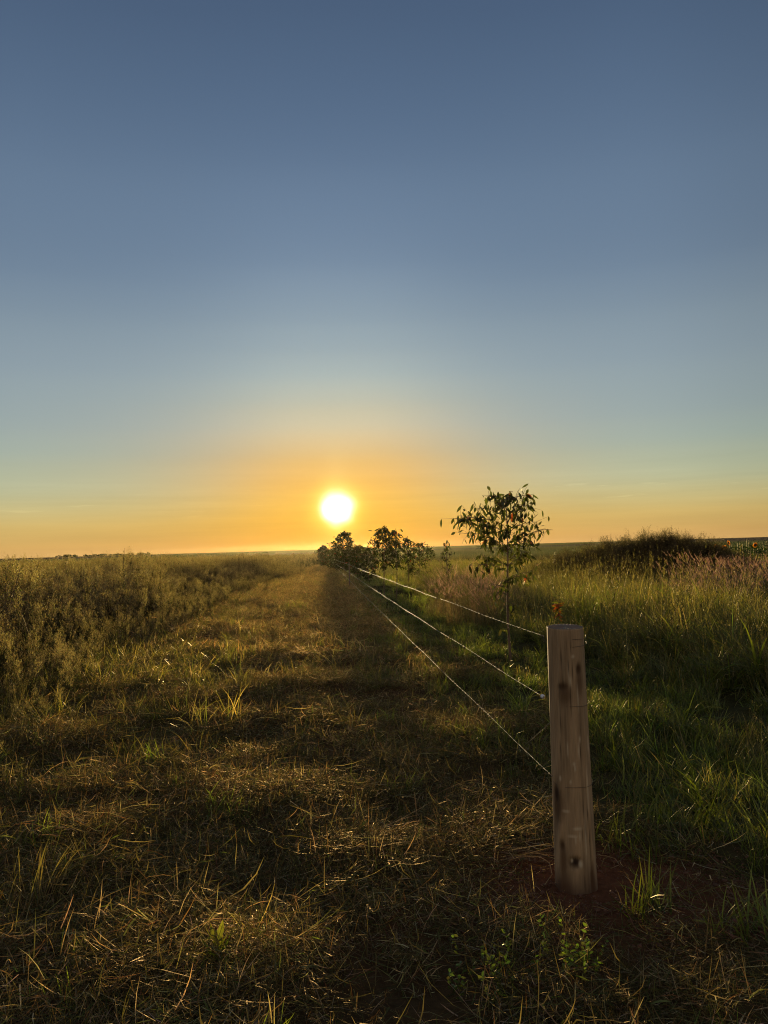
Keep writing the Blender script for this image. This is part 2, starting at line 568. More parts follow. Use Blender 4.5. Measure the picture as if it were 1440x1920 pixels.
# ------------------------------------------------------------------ plant templates
def t_hay(n=330, r=.3, green=.1, pal=None):
    m = MB()
    main = U(0, 6.28)
    for _ in range(n):
        a, q = U(0, 6.28), r * math.sqrt(U(0, 1))
        x, y = q * math.cos(a), q * math.sin(a)
        z = U(-.01, .06) * (1 - .6 * q / r)
        az = random.gauss(main, .9) if U(0, 1) < .6 else U(0, 6.28)
        fresh = U(0, 1) < green
        c = jit(PICK(GREEN + OLIVE if fresh else (pal or HAY_SHADED)), .45)
        ln = U(.025, .13) * (2.2 if U(0, 1) < .10 else 1)
        m.blade((x, y, z), az, ln, U(.0018, .0045) * (2.0 if U(0, 1) < .08 else 1), U(1.25, 1.85), random.gauss(0.1, .9), c,
                jit(c, .2), seg=3, twist=random.gauss(0, 1.2))
    for _ in range(n // 14):     # short upright stubble
        a, q = U(0, 6.28), r * math.sqrt(U(0, 1))
        c = jit(PICK(pal or HAY_SHADED), .3)
        m.blade((q * math.cos(a), q * math.sin(a), 0), U(0, 6.28), U(.05, .15), U(.002, .004), U(.1, .8), U(-.2, 1.2), c, seg=3)
    return m.mesh('hay_patch', M_HAY)


def tuft(m, n, r, l0, l1, w0, w1, pal, lean=.55, droop=1.0, tipdry=.25, at=(0, 0, 0), seg=4):
    for _ in range(n):
        a, q = U(0, 6.28), r * math.sqrt(U(0, 1))
        x, y = at[0] + q * math.cos(a), at[1] + q * math.sin(a)
        c = jit(PICK(pal), .25)
        tip = tuple(c[j] * (1 - tipdry) + (.25, .18, .08)[j] * tipdry for j in range(3))
        m.blade((x, y, at[2] - .01), a + random.gauss(0, .7), U(l0, l1), U(w0, w1), abs(random.gauss(0, lean)) * (.35 + .65 * q / max(r, 1e-3)),
                abs(random.gauss(droop, .5)), c, tip, seg=seg, twist=random.gauss(0, .7))


def t_short(dry=.3):
    m = MB()
    tuft(m, 55, .11, .05, .22, .004, .009, GREEN + LIME + (OLIVE if dry > .2 else []) + (DRY[:1] if dry > .4 else []), .6, .9, dry)
    return m.mesh('short_grass', M_GRASS)


def t_rough():
    m = MB()
    tuft(m, 60, .14, .12, .42, .003, .007, OLIVE + GREEN[:2] + DRY[:3], .75, 1.3, .4)
    return m.mesh('rough_grass', M_GRASS)


def t_long(hmax=.95):
    m = MB()
    tuft(m, 95, .19, .35, hmax, .008, .017, GREEN + GREEN + LIME[:1] + OLIVE + DRY[1:3], .5, 1.25, .28, seg=5)
    for _ in range(6):           # thin flowering stalks with an open seed head
        a, q = U(0, 6.28), U(0, .15)
        p0 = Vector((q * math.cos(a), q * math.sin(a), 0))
        h = U(.7, 1.15) * hmax
        c = jit((.20, .16, .07), .25)
        tip = m.blade(p0, a, h, .003, U(0, .2), U(.1, .6), c, seg=4)
        for k in range(14):
            t = U(-.02, .2)
            pp = tip - Vector((math.sin(a) * .2, math.cos(a) * .2, 1)) * t
            m.blade(pp, U(0, 6.28), U(.02, .06), .0035, U(.2, 1.4), .8, jit(PICK([(.22, .18, .08), (.26, .20, .10), (.16, .15, .06)]), .2), seg=2)
    return m.mesh('long_grass', M_GRASS)


def t_plume(hmax=1.1):
    m = MB()
    tuft(m, 28, .14, .3, .7, .004, .008, OLIVE + GREEN[:1], .5, 1.2, .4)
    for _ in range(12):
        a, q = U(0, 6.28), U(0, .14)
        p0 = Vector((q * math.cos(a), q * math.sin(a), 0))
        h = U(.65, 1.0) * hmax
        c = jit((.17, .12, .06), .25)
        ln, dr = U(.05, .35), U(.2, .7)
        tip = m.blade(p0, a, h, .003, ln, dr, c, seg=4)
        e = ln + dr
        dirn = Vector((math.sin(a) * math.sin(e), math.cos(a) * math.sin(e), math.cos(e)))
        pc = PICK(PINK)
        for k in range(46):
            t = U(0, 1)
            pp = tip - dirn * (.16 * t)
            m.blade(pp, U(0, 6.28), U(.018, .042) * (.5 + t), .0022, U(.15, .9), .3, jit(pc, .25), seg=2)
    return m.mesh('plume_grass', M_PLUME)


def t_weed(h0=.9, h1=1.45, seedy=1.0, n=6, leafc=None, seedc=None):
    m = MB()
    for _ in range(n):
        a, q = U(0, 6.28), U(.0, .22)
        p = Vector((q * math.cos(a), q * math.sin(a), -.02))
        h = U(h0, h1)
        lean = U(0, .22)
        la = U(0, 6.28)
        pts = []
        for i in range(7):
            t = i / 6
            pts.append(p + Vector((math.sin(la) * lean * h * t * t + U(-.012, .012), math.cos(la) * lean * h * t * t + U(-.012, .012), h * t)))
        m.tube(pts, [.005 * (1 - .7 * i / 6) for i in range(7)], jit((.09, .065, .03), .3), n=3, cap=False)

        def on(t):
            k = min(5, int(t * 6)); u = t * 6 - k
            return pts[k].lerp(pts[k + 1], u)
        for k in range(34):      # leaves all the way up
            t = U(.12, .95)
            aa = U(0, 6.28)
            d = Vector((math.sin(aa), math.cos(aa), U(-.3, .9)))
            s = on(t) + Vector((math.sin(aa), math.cos(aa), 0)) * U(0, .10) * (1.15 - t)
            m.blade(s, aa, U(.035, .085) * (1.2 - .5 * t), U(.014, .030), U(.3, 1.8), U(.2, 1.1), jit(PICK(leafc or WEEDG), .3), seg=2,
                    twist=U(-.6, .6))
        for k in range(int(9 * seedy)):     # side sprays carrying the seed heads
            t = U(.68, 1.0)
            s = on(t)
            aa = U(0, 6.28)
            L_ = U(.10, .26)
            d = Vector((math.sin(aa) * .55, math.cos(aa) * .55, 1)).normalized()
            m.blade(s, aa, L_, .0022, .5, .1, jit((.16, .11, .05), .2), seg=2)
            sc_ = PICK(seedc or SEED)
            for _i in range(13):
                pp = s + d * L_ * U(.35, 1.05) + Vector((random.gauss(0, .012), random.gauss(0, .012), random.gauss(0, .012)))
                m.blade(pp, U(0, 6.28), U(.012, .028), U(.006, .011), U(0, 1.6), 0, jit(sc_, .25), seg=1, prof=[1, .35])
    return m.mesh('tall_weed', M_WEED)


def t_stubble(pal):
    m = MB()
    tuft(m, 80, .22, .03, .13, .0028, .006, pal, .7, 1.3, .35, seg=3)
    tuft(m, 36, .20, .04, .15, .003, .006, OLIVE + GREEN[:2] + LIME[:1], .6, 1.0, .2, seg=3)
    return m.mesh('cut_stubble', M_HAY)


stubble_t = template_collection('cut_stubble', [t_stubble(HAY_SHADED + OLIVE) for _ in range(6)])
stubble_far_t = template_collection('stubble_far', [t_stubble(STRAW_LIT + OLIVE[:2]) for _ in range(6)])
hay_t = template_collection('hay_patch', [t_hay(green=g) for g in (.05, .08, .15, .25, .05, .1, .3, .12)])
hay_far_t = template_collection('hay_far', [t_hay(170, .34, g, STRAW_LIT + DRY) for g in (.08, .15, .3, .1, .2)])
short_t = template_collection('short_grass', [t_short(k) for k in (.1, .2, .3, .5, .15, .3)])
rough_t = template_collection('rough_grass', [t_rough() for _ in range(7)])
long_t = template_collection('long_grass', [t_long(h) for h in (.8, .9, 1.0, .85, .95, .75)])
def t_broad():
    m = MB()
    tuft(m, 40, .18, .35, .95, .014, .028, GREEN + LIME, .6, 1.4, .08, seg=5)
    return m.mesh('broad_grass', M_GRASS)


long_t2 = template_collection('broad_grass', [t_broad() for _ in range(5)])
plume_t = template_collection('plume_grass', [t_plume(h) for h in (1.0, 1.15, 1.05, .95)])
weed_t = template_collection('tall_weed', [t_weed() for _ in range(8)])
bush_t = template_collection('bush_weed', [t_weed(.5, 1.0, 1.0, 8, [(.05, .05, .022), (.065, .055, .025), (.04, .045, .018)],
                                                  [(.13, .09, .055), (.17, .11, .06), (.10, .07, .04)]) for _ in range(5)])  # mound seed heads darkened in colour to stand for less sunlight
low_t = template_collection('low_weed', [t_weed(.7, 1.2, .12, 7) for _ in range(5)])

# ------------------------------------------------------------------ ground cover laid out by zone
def cat_pts(*ps):
    return np.concatenate(ps, 0)


# hay over the mown strip and the foreground
PX, PY = [], []
for (y0, y1, st) in ((1.6, 7.5, .15), (7.5, 14, .21)):
    X, Y = grid_points(-9, 9, y0, y1, st)
    k = in_view(X, Y) & (X > weed_x(Y) - .4) & (X < fence_x(Y) + .8 - .5 * (Y < 6) + rng.uniform(-.5, .5, X.size))
    dp = np.hypot((X - POST_BASE.x - .12) / 1.25, Y - POST_BASE.y + .02)
    k &= (dp > .50 + rng.uniform(-.15, .3, X.size))
    # patchy, so the soil and the dark gaps show
    k &= (vn(X / .5, Y / .35, 31) + rng.uniform(-.25, .25, X.size)) > .40 - .16 * sstep(5.5, 4.2, Y)
    PX.append(X[k]); PY.append(Y[k])
X, Y = np.concatenate(PX), np.concatenate(PY)
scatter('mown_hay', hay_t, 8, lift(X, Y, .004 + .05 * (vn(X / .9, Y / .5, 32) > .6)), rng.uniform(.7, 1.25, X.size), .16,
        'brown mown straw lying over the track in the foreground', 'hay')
X, Y = grid_points(-11, 2, 14, 40, .30)
k = in_view(X, Y) & (X > weed_x(Y) - .3) & (X < fence_x(Y) + .3)
X1, Y1 = X[k], Y[k]
X, Y = grid_points(-14, 1, 40, 95, .55)
k = in_view(X, Y) & (X > weed_x(Y) - .3) & (X < fence_x(Y) + .3)
X, Y = np.concatenate([X1, X[k]]), np.concatenate([Y1, Y[k]])
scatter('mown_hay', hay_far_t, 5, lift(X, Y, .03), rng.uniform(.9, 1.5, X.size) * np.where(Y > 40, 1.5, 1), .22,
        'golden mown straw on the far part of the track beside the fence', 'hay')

# heaps of clippings left by the mower
def t_heap(pal=None):
    m = MB()
    for _ in range(260):
        a, q = U(0, 6.28), math.sqrt(U(0, 1))
        x, y = .19 * q * math.cos(a), .12 * q * math.sin(a)
        z = U(0, 1) * .095 * (1 - q * q)
        c = jit(PICK(pal or (HAY_SHADED + HAY_SHADED + OLIVE + STRAW_LIT[:2])), .4)
        m.blade((x, y, z), U(0, 6.28), U(.03, .13), U(.002, .0055), U(1.0, 1.85), random.gauss(.4, .9), c, jit(c, .2), seg=3, twist=random.gauss(0, 1.2))
    return m.mesh('clipping_heap', M_HAY)


heap_t = template_collection('clipping_heap', [t_heap() for _ in range(7)])
X, Y = grid_points(-9, 8, 2.2, 12, .30)
k = in_view(X, Y) & (X > weed_x(Y) - .2) & (X < fence_x(Y) + .3) & (rng.uniform(0, 1, X.size) < .38) & (np.hypot((X - POST_BASE.x) / 1.25, Y - POST_BASE.y) > .7)
X1, Y1 = X[k], Y[k]
X, Y = grid_points(-12, 2, 10, 60, .5)
k = in_view(X, Y) & (X > weed_x(Y) - .2) & (X < fence_x(Y) + .3) & (rng.uniform(0, 1, X.size) < .5)
scatter('clipping_heaps', heap_t, 7, lift(X1, Y1), rng.uniform(.5, 1.35, X1.size), .1,
        'small heaps of dry clippings dotted over the near part of the track', 'clippings')
heap_far_t = template_collection('heap_far', [t_heap(STRAW_LIT + HAY_SHADED[:3] + OLIVE[:1]) for _ in range(6)])
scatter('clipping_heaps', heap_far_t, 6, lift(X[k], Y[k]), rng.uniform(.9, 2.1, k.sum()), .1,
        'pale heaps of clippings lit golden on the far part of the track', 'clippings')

# cut stubble standing in the straw
X, Y = grid_points(-9, 8, 2.2, 9.5, .19)
k = in_view(X, Y) & (X > weed_x(Y) - .2) & (X < fence_x(Y) + 1.4) & (vn(X / .7, Y / .5, 33) + rng.uniform(-.3, .3, X.size) > .46 + .14 * sstep(8, 4, Y))
k &= np.hypot((X - POST_BASE.x - .12) / 1.25, Y - POST_BASE.y + .02) > .6
XA, YA = X[k], Y[k]
X, Y = grid_points(-14, 3, 9, 100, .32)
k = in_view(X, Y) & (X > weed_x(Y) - .2) & (X < fence_x(Y) + .6) & (rng.uniform(0, 1, X.size) < np.where(Y > 45, .5, .95)) & (vn(X / .75, Y / .5, 33) + rng.uniform(-.12, .12, X.size) > np.where(Y < 40, .47, .3))
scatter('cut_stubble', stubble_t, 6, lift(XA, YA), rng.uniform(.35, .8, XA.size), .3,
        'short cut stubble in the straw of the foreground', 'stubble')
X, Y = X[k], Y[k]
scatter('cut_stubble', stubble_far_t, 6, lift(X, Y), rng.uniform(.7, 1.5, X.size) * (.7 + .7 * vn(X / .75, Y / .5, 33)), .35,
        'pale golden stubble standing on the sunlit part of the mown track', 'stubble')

# short grass: thick along the fence, thin in the strip
PX, PY, PS = [], [], []
for (y0, y1, st) in ((2.0, 8, .11), (8, 18, .17), (18, 60, .36)):
    X, Y = grid_points(-12, 9, y0, y1, st)
    e = X - fence_x(Y)
    e = e - 1.0 * sstep(6.5, 4.8, Y)
    dens = sstep(-.9, .5, e) * (1 - .75 * sstep(1.8, 3.6, e) * sstep(7.5, 9, Y)) + np.where(Y < 8, .055, .12) * (e < 0) + .16 * sstep(1.6, .2, X - weed_x(Y))
    dens = dens * (.12 + .95 * sstep(.38, .52, vn(X / .7, Y / .7, 41)))
    dp = np.hypot((X - POST_BASE.x - .15) / 1.3, Y - POST_BASE.y + .02)
    k = in_view(X, Y) & (X > weed_x(Y) - 1) & (rng.uniform(0, 1, X.size) < dens) & (dp > .55 + rng.uniform(-.1, .25, X.size))
    PX.append(X[k]); PY.append(Y[k]); PS.append(np.full(k.sum(), 1.0 if y0 < 18 else 1.4))
X, Y, S = np.concatenate(PX), np.concatenate(PY), np.concatenate(PS)
scatter('short_grass', short_t, 6, lift(X, Y), S * rng.uniform(.45, 1.1, X.size) * (.7 + .6 * vn(X / 1.1, Y / 1.1, 42)), .28,
        'short green grass growing along the fence and through the straw', 'grass')

# crumbs of soil round the post
def t_clods():
    m = MB()
    for _ in range(16):
        a, q = U(0, 6.28), .10 * math.sqrt(U(0, 1))
        r = U(.0015, .0065) * (1.9 if U(0, 1) < .08 else 1)
        c = Vector((q * math.cos(a), q * math.sin(a), r * .4))
        vs, fs = [], []
        for i in range(3):
            for k in range(6):
                b = 2 * math.pi * k / 6 + i * .4
                rr = r * (.75, 1, .55)[i] * U(.55, 1.35)
                vs.append(tuple(c + Vector((rr * math.cos(b), rr * math.sin(b), (-.5, .05, .45)[i] * r * U(.6, 1.3)))))
        for i in range(2):
            for k in range(6):
                fs.append((i * 6 + k, i * 6 + (k + 1) % 6, i * 6 + 6 + (k + 1) % 6, i * 6 + 6 + k))
        fs.append(tuple(range(12, 18)))
        m.add(vs, fs, [jit((.14, .058, .029), .3)] * 18)
    return m.mesh('soil_crumbs', M_SOIL)


M_SOIL = simple_mat('red_soil', (.12, .052, .027), .95, var=.3, scale=120)
clod_t = template_collection('soil_crumbs', [t_clods() for _ in range(5)])
a = rng.uniform(0, 2 * np.pi, 420); q = np.sqrt(rng.uniform(.02, 1, 420))
X, Y = POST_BASE.x + .12 + .85 * q * np.cos(a), POST_BASE.y - .02 + .65 * q * np.sin(a)
k = np.hypot(X - POST_BASE.x, Y - POST_BASE.y) > .11
scatter('soil_crumbs', clod_t, 5, lift(X[k], Y[k]), rng.uniform(.5, 1.3, k.sum()), .2, 'loose red soil crumbs on the bare ground round the post', 'soil')
X, Y = X[k][:300] + rng.normal(0, .06, 300), Y[k][:300] + rng.normal(0, .06, 300)
k = np.hypot(X - POST_BASE.x, Y - POST_BASE.y) > .3
litter_t = template_collection('straw_litter', [t_hay(14, .12, .1) for _ in range(5)])
scatter('straw_litter', litter_t, 5, lift(X[k], Y[k], .004), rng.uniform(.7, 1.3, k.sum()), .1, 'scattered straw bits on the bare red soil round the post', 'straw')

# rough tufts on the left of the strip
PX, PY = [], []
for (y0, y1, st) in ((2.2, 14, .20), (14, 40, .36), (40, 90, .8)):
    X, Y = grid_points(-16, 2, y0, y1, st)
    e = X - weed_x(Y)
    dens = sstep(3.9, .6, e) * .55 * (vn(X / 1.1, Y / .8, 51) > .36) * (.3 + .7 * sstep(5, 8, Y)) + .012
    k = in_view(X, Y) & (e > -1) & (X < fence_x(Y) - .2) & (rng.uniform(0, 1, X.size) < dens)
    PX.append(X[k]); PY.append(Y[k])
X, Y = np.concatenate(PX), np.concatenate(PY)
scatter('rough_grass', rough_t, 7, lift(X, Y), rng.uniform(.5, 1.2, X.size) * (.6 + .4 * sstep(4, 8, Y)), .3,
        'rough half dry grass between the mown track and the tall weeds', 'grass')

# tall weeds of the left field
PX, PY = [], []
for (y0, y1, xd0, xd1, st) in ((5.6, 60, -3.5, .7, .24), (7, 60, -14, -3.5, .42), (7, 60, -40, -14, .75), (60, 150, -75, .2, 1.0)):
    X, Y = grid_points(-80, 2, y0, y1, st)
    e = X - weed_x(Y)
    k = in_view(X, Y, 1.5) & (e > xd0) & (e <= xd1)
    PX.append(X[k]); PY.append(Y[k])
X, Y = np.concatenate(PX), np.concatenate(PY)
e = X - weed_x(Y)
S = rng.uniform(.62, 1.14, X.size) * (.36 + .64 * sstep(.6, -2.4, e)) * (.70 + .42 * vn(X / 1.6, Y / 1.6, 61)) * (1 + .12 * sstep(16, 10, Y)) * (.55 + .45 * sstep(6, 9.5, Y))
scatter('tall_weeds', weed_t, 8, lift(X, Y), S, .16, 'tall seeding weeds filling the field left of the track', 'weeds')

# low weeds and half dry grass softening the edge of the weed field
X, Y = grid_points(-14, 0, 4.8, 60, .27)
e = X - weed_x(Y)
k = in_view(X, Y) & (e > -1.6) & (e < 2.0) & (rng.uniform(0, 1, X.size) < .42 * sstep(2.0, .4, e)) & (vn(X / 1.1, Y / .9, 64) > .3)
X, Y, e = X[k], Y[k], e[k]
scatter('low_weeds', low_t, 5, lift(X, Y), rng.uniform(.16, .42, X.size) * (1 + .5 * (e < .2)), .3,
        'low weeds at the foot of the tall weed field', 'weeds')

# long grass right of the fence
PX, PY = [], []
for (y0, y1, e0, e1, st) in ((4.5, 30, 2.25, 6, .25), (4.5, 30, 6, 20, .40), (30, 70, 1.5, 40, .8)):
    X, Y = grid_points(-8, 42, y0, y1, st)
    e = X - fence_x(Y) - .8 * (vn(X / 1.2, Y / 1.2, 71) - .5)
    k = in_view(X, Y, 1.5) & (e > e0) & (e <= e1) & (Y > 8.3 + .9 * (vn(X / .9, Y / .9, 74) - .5) - .35 * np.maximum(0, X - 3.2)) & (np.hypot((X - MOUND.x) / 3.0, (Y - MOUND.y) / 2.0) > .8)
    PX.append(X[k]); PY.append(Y[k])
X, Y = np.concatenate(PX), np.concatenate(PY)
e = X - fence_x(Y)
S = rng.uniform(.6, 1.1, X.size) * (.5 + .5 * sstep(2.1, 3.6, e)) * (.75 + .5 * vn(X / 1.7, Y / 1.7, 72)) * (1 - .45 * sstep(22, 26, Y) * sstep(9, 11, X))
scatter('long_grass', long_t, 6, lift(X, Y), S, .12, 'long green grass filling the ground right of the fence', 'grass')

XB, YB = grid_points(-3, 9, 4.2, 22, .34)
eb = XB - fence_x(YB)
kb = in_view(XB, YB) & (eb > .35) & (eb < 5) & ((YB > 8) | (eb > .2)) & (rng.uniform(0, 1, XB.size) < .34) & (vn(XB / .8, YB / .8, 76) > .42)
kb &= np.hypot((XB - POST_BASE.x) / 1.3, YB - POST_BASE.y) > .8
scatter('broad_grass', long_t2, 5, lift(XB[kb], YB[kb]), rng.uniform(.22, .50, kb.sum()), .3, 'low broad bladed green clumps along the fence and by the post', 'grass')
k = (rng.uniform(0, 1, X.size) < .30 * sstep(20, 12, Y)) & (vn(X / 1.3, Y / 1.3, 75) > .4)
scatter('broad_grass', long_t2, 5, lift(X[k], Y[k]), S[k] * rng.uniform(.8, 1.2, k.sum()), .15, 'broad bladed green clumps among the long grass', 'grass')

k = (rng.uniform(0, 1, X.size) < .16) & (Y < 26)
scatter('leafy_weeds', low_t, 5, lift(X[k], Y[k]), S[k] * rng.uniform(.45, .9, k.sum()), .2, 'leafy weeds mixed into the long grass right of the fence', 'weeds')
kb = in_view(XB, YB) & (eb > .8) & (eb < 5) & (rng.uniform(0, 1, XB.size) < .14)
kb &= np.hypot((XB - POST_BASE.x) / 1.3, YB - POST_BASE.y) > .9
scatter('leafy_weeds', low_t, 5, lift(XB[kb], YB[kb]), rng.uniform(.16, .32, kb.sum()), .3, 'small leafy weeds in the short grass right of the post', 'weeds')

# feathery plume grass: at the right edge and behind the saplings
PX, PY = [], []
c1 = at_ground(1425, 1150); c2 = at_dist(875, 1060, 17)
for (c, rx, ry, n) in ((c1, 1.7, 3.2, 150), (c2, .9, 2.6, 60)):
    a = rng.uniform(0, 2 * np.pi, n); q = np.sqrt(rng.uniform(0, 1, n))
    PX.append(c.x + rx * q * np.cos(a) + .25 * ry * q * np.sin(a) * (c.x / c.y)); PY.append(c.y + ry * q * np.sin(a))
X, Y = np.concatenate(PX), np.concatenate(PY)
scatter('plume_grass', plume_t, 4, lift(X, Y), rng.uniform(.75, 1.1, X.size), .12,
        'pinkish feathery grass plumes among the long grass', 'grass')

# weeds over the mound
n = 1000
a = rng.uniform(0, 2 * np.pi, n); q = np.sqrt(rng.uniform(0, 1, n))
X = MOUND.x - .5 + 4.3 * q * np.cos(a); Y = MOUND.y + 2.6 * q * np.sin(a)
scatter('mound_weeds', bush_t, 5, lift(X, Y), rng.uniform(.7, 1.1, n) * (1 - .35 * q), .2,
        'dark bushy weeds covering the low mound at the right', 'weeds')


# ------------------------------------------------------------------ the fence
def build_post(parent):
    base, r0, r1, H = Vector((0, 0, 0)), .092, .083, 1.205
    nz, nt_ = 230, 120
    zs = np.linspace(-.25, H, nz)
    th = np.linspace(0, 2 * np.pi, nt_, endpoint=False)
    Zg, T = np.meshgrid(zs, th, indexing='ij')
    t = np.clip(Zg / H, 0, 1)
    rad = r0 + (r1 - r0) * t
    per = lambda f, s, zz: (vn(np.cos(T) * f + 7, np.sin(T) * f + zz * Zg, s) - .5)
    rad = rad + .009 * per(1.3, 81, .8) + .006 * per(4, 82, 1.5) + .003 * per(16, 83, 3.0)
    rad = rad + .006 * np.exp(-((Zg - .0) / .06) ** 2) * (vn(T * 3, T * 0, 84))
    # grain colour
    base_c = np.array([.265, .185, .112])
    g = per(6, 85, 1.6) * .38 + per(30, 86, 4.0) * .16 + per(2.2, 87, 5) * .85 + per(5, 90, 12) * .5
    col = base_c[None, None] * (1 + .75 * g[..., None])
    pale = sstep(.16, .34, per(14, 88, 2.6))[..., None]
    col = col * (1 - .45 * pale) + np.array([.30, .225, .145]) * .45 * pale

    def place(px, py):      # pixel of the photograph -> angle and height on the front of the post
        k = (py - 1170) / (1668 - 1170)
        cx = 1056 + (1081 - 1056) * k; hw = 34 + 4 * k
        u = max(-.96, min(.96, (px - cx) / hw))
        return math.asin(u), H * (1 - k)
    facing = math.atan2(-POST_BASE.x, -POST_BASE.y)   # direction to the camera

    def spot(px, py, wa, wz, c, k=1.0, dent=0.0):
        nonlocal col, rad
        wa, wz, k = wa * 1.25, wz * 1.2, min(1, k * 1.2)
        u, z = place(px, py)
        # angle on post measured so that +u is to the right seen from the camera
        ang = math.pi * 1.5 + u + math.atan2(POST_BASE.x, POST_BASE.y) * -1
        da = (T - ang + np.pi) % (2 * np.pi) - np.pi
        wob = .35 * (vn(T * 20, Zg * 60, 89) - .5)
        w = np.exp(-(((da / wa) ** 2 + ((Zg - z) / wz) ** 2) * (1 + wob)) ** 1.6)
        col = col * (1 - k * w[..., None]) + np.array(c) * (k * w[..., None])
        rad = rad - dent * w
    DK, MD, PL = (.025, .013, .008), (.085, .048, .024), (.50, .42, .31)
    spot(1082, 1247, .14, .022, DK, .9, .006); spot(1083, 1270, .2, .06, MD, .7, .002)
    spot(1052, 1279, .2, .014, DK, .8, .004); spot(1056, 1292, .28, .045, MD, .7, .001)
    spot(1044, 1500, .32, .085, MD, .8, .002); spot(1041, 1483, .2, .03, DK, .75, .005)
    spot(1078, 1603, .26, .022, DK, .85, .008); spot(1088, 1606, .08, .014, PL, .8, -.004); spot(1071, 1600, .05, .008, PL, .7)
    spot(1054, 1576, .1, .02, DK, .8, .005); spot(1056, 1600, .16, .08, MD, .7, .002)
    spot(1110, 1640, .12, .07, MD, .8, .006); spot(1060, 1660, .5, .05, (.09, .05, .03), .7)
    for (x, y, wa, wz) in ((1084, 1377, .035, .014), (1082, 1398, .03, .03), (1074, 1422, .06, .008), (1076, 1430, .035, .012), (1060, 1510, .16, .004),
                           (1082, 1541, .19, .006), (1073, 1555, .22, .004), (1078, 1562, .03, .016), (1086, 1556, .03, .02), (1070, 1222, .08, .006),
                           (1062, 1250, .03, .05), (1066, 1268, .04, .02), (1080, 1300, .025, .05), (1100, 1390, .04, .03), (1062, 1395, .03, .03),
                           (1099, 1470, .03, .09), (1050, 1450, .05, .01), (1068, 1455, .04, .008), (1096, 1560, .03, .08)):
        spot(x, y, wa, wz, PL, .62)
    base_st = sstep(.16, -.02, Zg + .10 * (vn(T * 2.5, Zg * 3, 91) - .5))[..., None]
    col = col * (1 - .7 * base_st) + np.array([.085, .038, .020]) * .7 * base_st
    # drying cracks
    for (a0, z0, z1) in ((4.55, .75, 1.2), (5.3, .1, .6), (4.0, .5, 1.0), (4.9, .0, .35), (4.75, .85, 1.2), (5.05, .25, .8), (4.2, .9, 1.2)):
        da = T - a0 - .05 * np.sin(Zg * 9)
        w = np.exp(-(da / .018) ** 2) * sstep(z0, z0 + .1, Zg) * (1 - sstep(z1 - .1, z1, Zg))
        col = col * (1 - .75 * w[..., None]); rad = rad - .004 * w
    Xp, Yp = rad * np.cos(T), rad * np.sin(T)
    # saw cut at the top, slightly out of level
    Zt = Zg + sstep(.9, 1.0, t) * (.010 * np.sin(T - 1.2) + .10 * Xp)
    v = np.stack([Xp.ravel(), Yp.ravel(), Zt.ravel()], 1)
    i = np.arange(nz - 1)[:, None] * nt_; j = np.arange(nt_)[None]; j2 = (j + 1) % nt_
    q = np.stack([i + j, i + j2, i + nt_ + j2, i + nt_ + j], -1).reshape(-1, 4).tolist()
    cols = col.reshape(-1, 3)
    # end grain: rings in to the centre
    lastv = (nz - 1) * nt_
    prev = lastv
    extra, ec = [], []
    for kk, s in enumerate((.97, .8, .55, .3)):
        b = len(v) + len(extra)
        for jj in range(nt_):
            x, y, z = v[lastv + jj]
            zz = z + (.002 if s > .9 else .0)
            zc = float(np.mean(v[lastv:lastv + nt_, 2]))
            extra.append((x * s, y * s, zc + (zz - zc) * s + .001 * math.sin(jj * 1.7)))
            ec.append((.13 * U(.8, 1.1), .09, .06) if s > .9 else (.18 * U(.8, 1.2), .12, .08))
        for jj in range(nt_):
            j3 = (jj + 1) % nt_
            q.append((prev + jj, prev + j3, b + j3, b + jj))
        prev = b
    q.append(tuple(prev + jj for jj in range(nt_)))
    v = np.vstack([v, np.array(extra)]); cols = np.vstack([cols, np.array(ec)])
    me = bpy.data.meshes.new('post')
    me.from_pydata(v.tolist(), [], q)
    me.polygons.foreach_set('use_smooth', [True] * (len(me.polygons) - 1) + [False])
    a = me.attributes.new('tint', 'FLOAT_COLOR', 'POINT')
    a.data.foreach_set('color', np.hstack([np.clip(cols, .01, .8), np.ones((len(cols), 1))]).astype(np.float32).ravel())
    m, nt, out = new_mat('weathered_post_wood')
    L = nt.links.new
    at = N(nt, 'ShaderNodeAttribute', attribute_name='tint')
    tcn = N(nt, 'ShaderNodeTexCoord'); mp = N(nt, 'ShaderNodeMapping'); mp.inputs['Scale'].default_value = (60, 60, 4)
    L(tcn.outputs['Object'], mp.inputs[0])
    no = N(nt, 'ShaderNodeTexNoise'); no.inputs['Scale'].default_value = 3; no.inputs['Detail'].default_value = 6; no.inputs['Roughness'].default_value = .65
    L(mp.outputs[0], no.inputs['Vector'])
    mr = N(nt, 'ShaderNodeMapRange'); L(no.outputs[0], mr.inputs[0]); mr.inputs[1].default_value = .3; mr.inputs[2].default_value = .7
    mr.inputs[3].default_value = .84; mr.inputs[4].default_value = 1.14
    s = N(nt, 'ShaderNodeVectorMath', operation='SCALE'); L(at.outputs['Color'], s.inputs[0]); L(mr.outputs[0], s.inputs['Scale'])
    b = N(nt, 'ShaderNodeBsdfPrincipled'); b.inputs['Roughness'].default_value = .8; b.inputs['Specular IOR Level'].default_value = .25
    L(s.outputs[0], b.inputs['Base Color'])
    bp = N(nt, 'ShaderNodeBump'); bp.inputs['Strength'].default_value = .5; bp.inputs['Distance'].default_value = .004
    L(no.outputs[0], bp.inputs['Height']); L(bp.outputs[0], b.inputs['Normal'])
    L(b.outputs[0], out.inputs[0])
    me.materials.append(m)
    o = bpy.data.objects.new('post', me)
    COL.objects.link(o)
    o.parent = parent
    return o


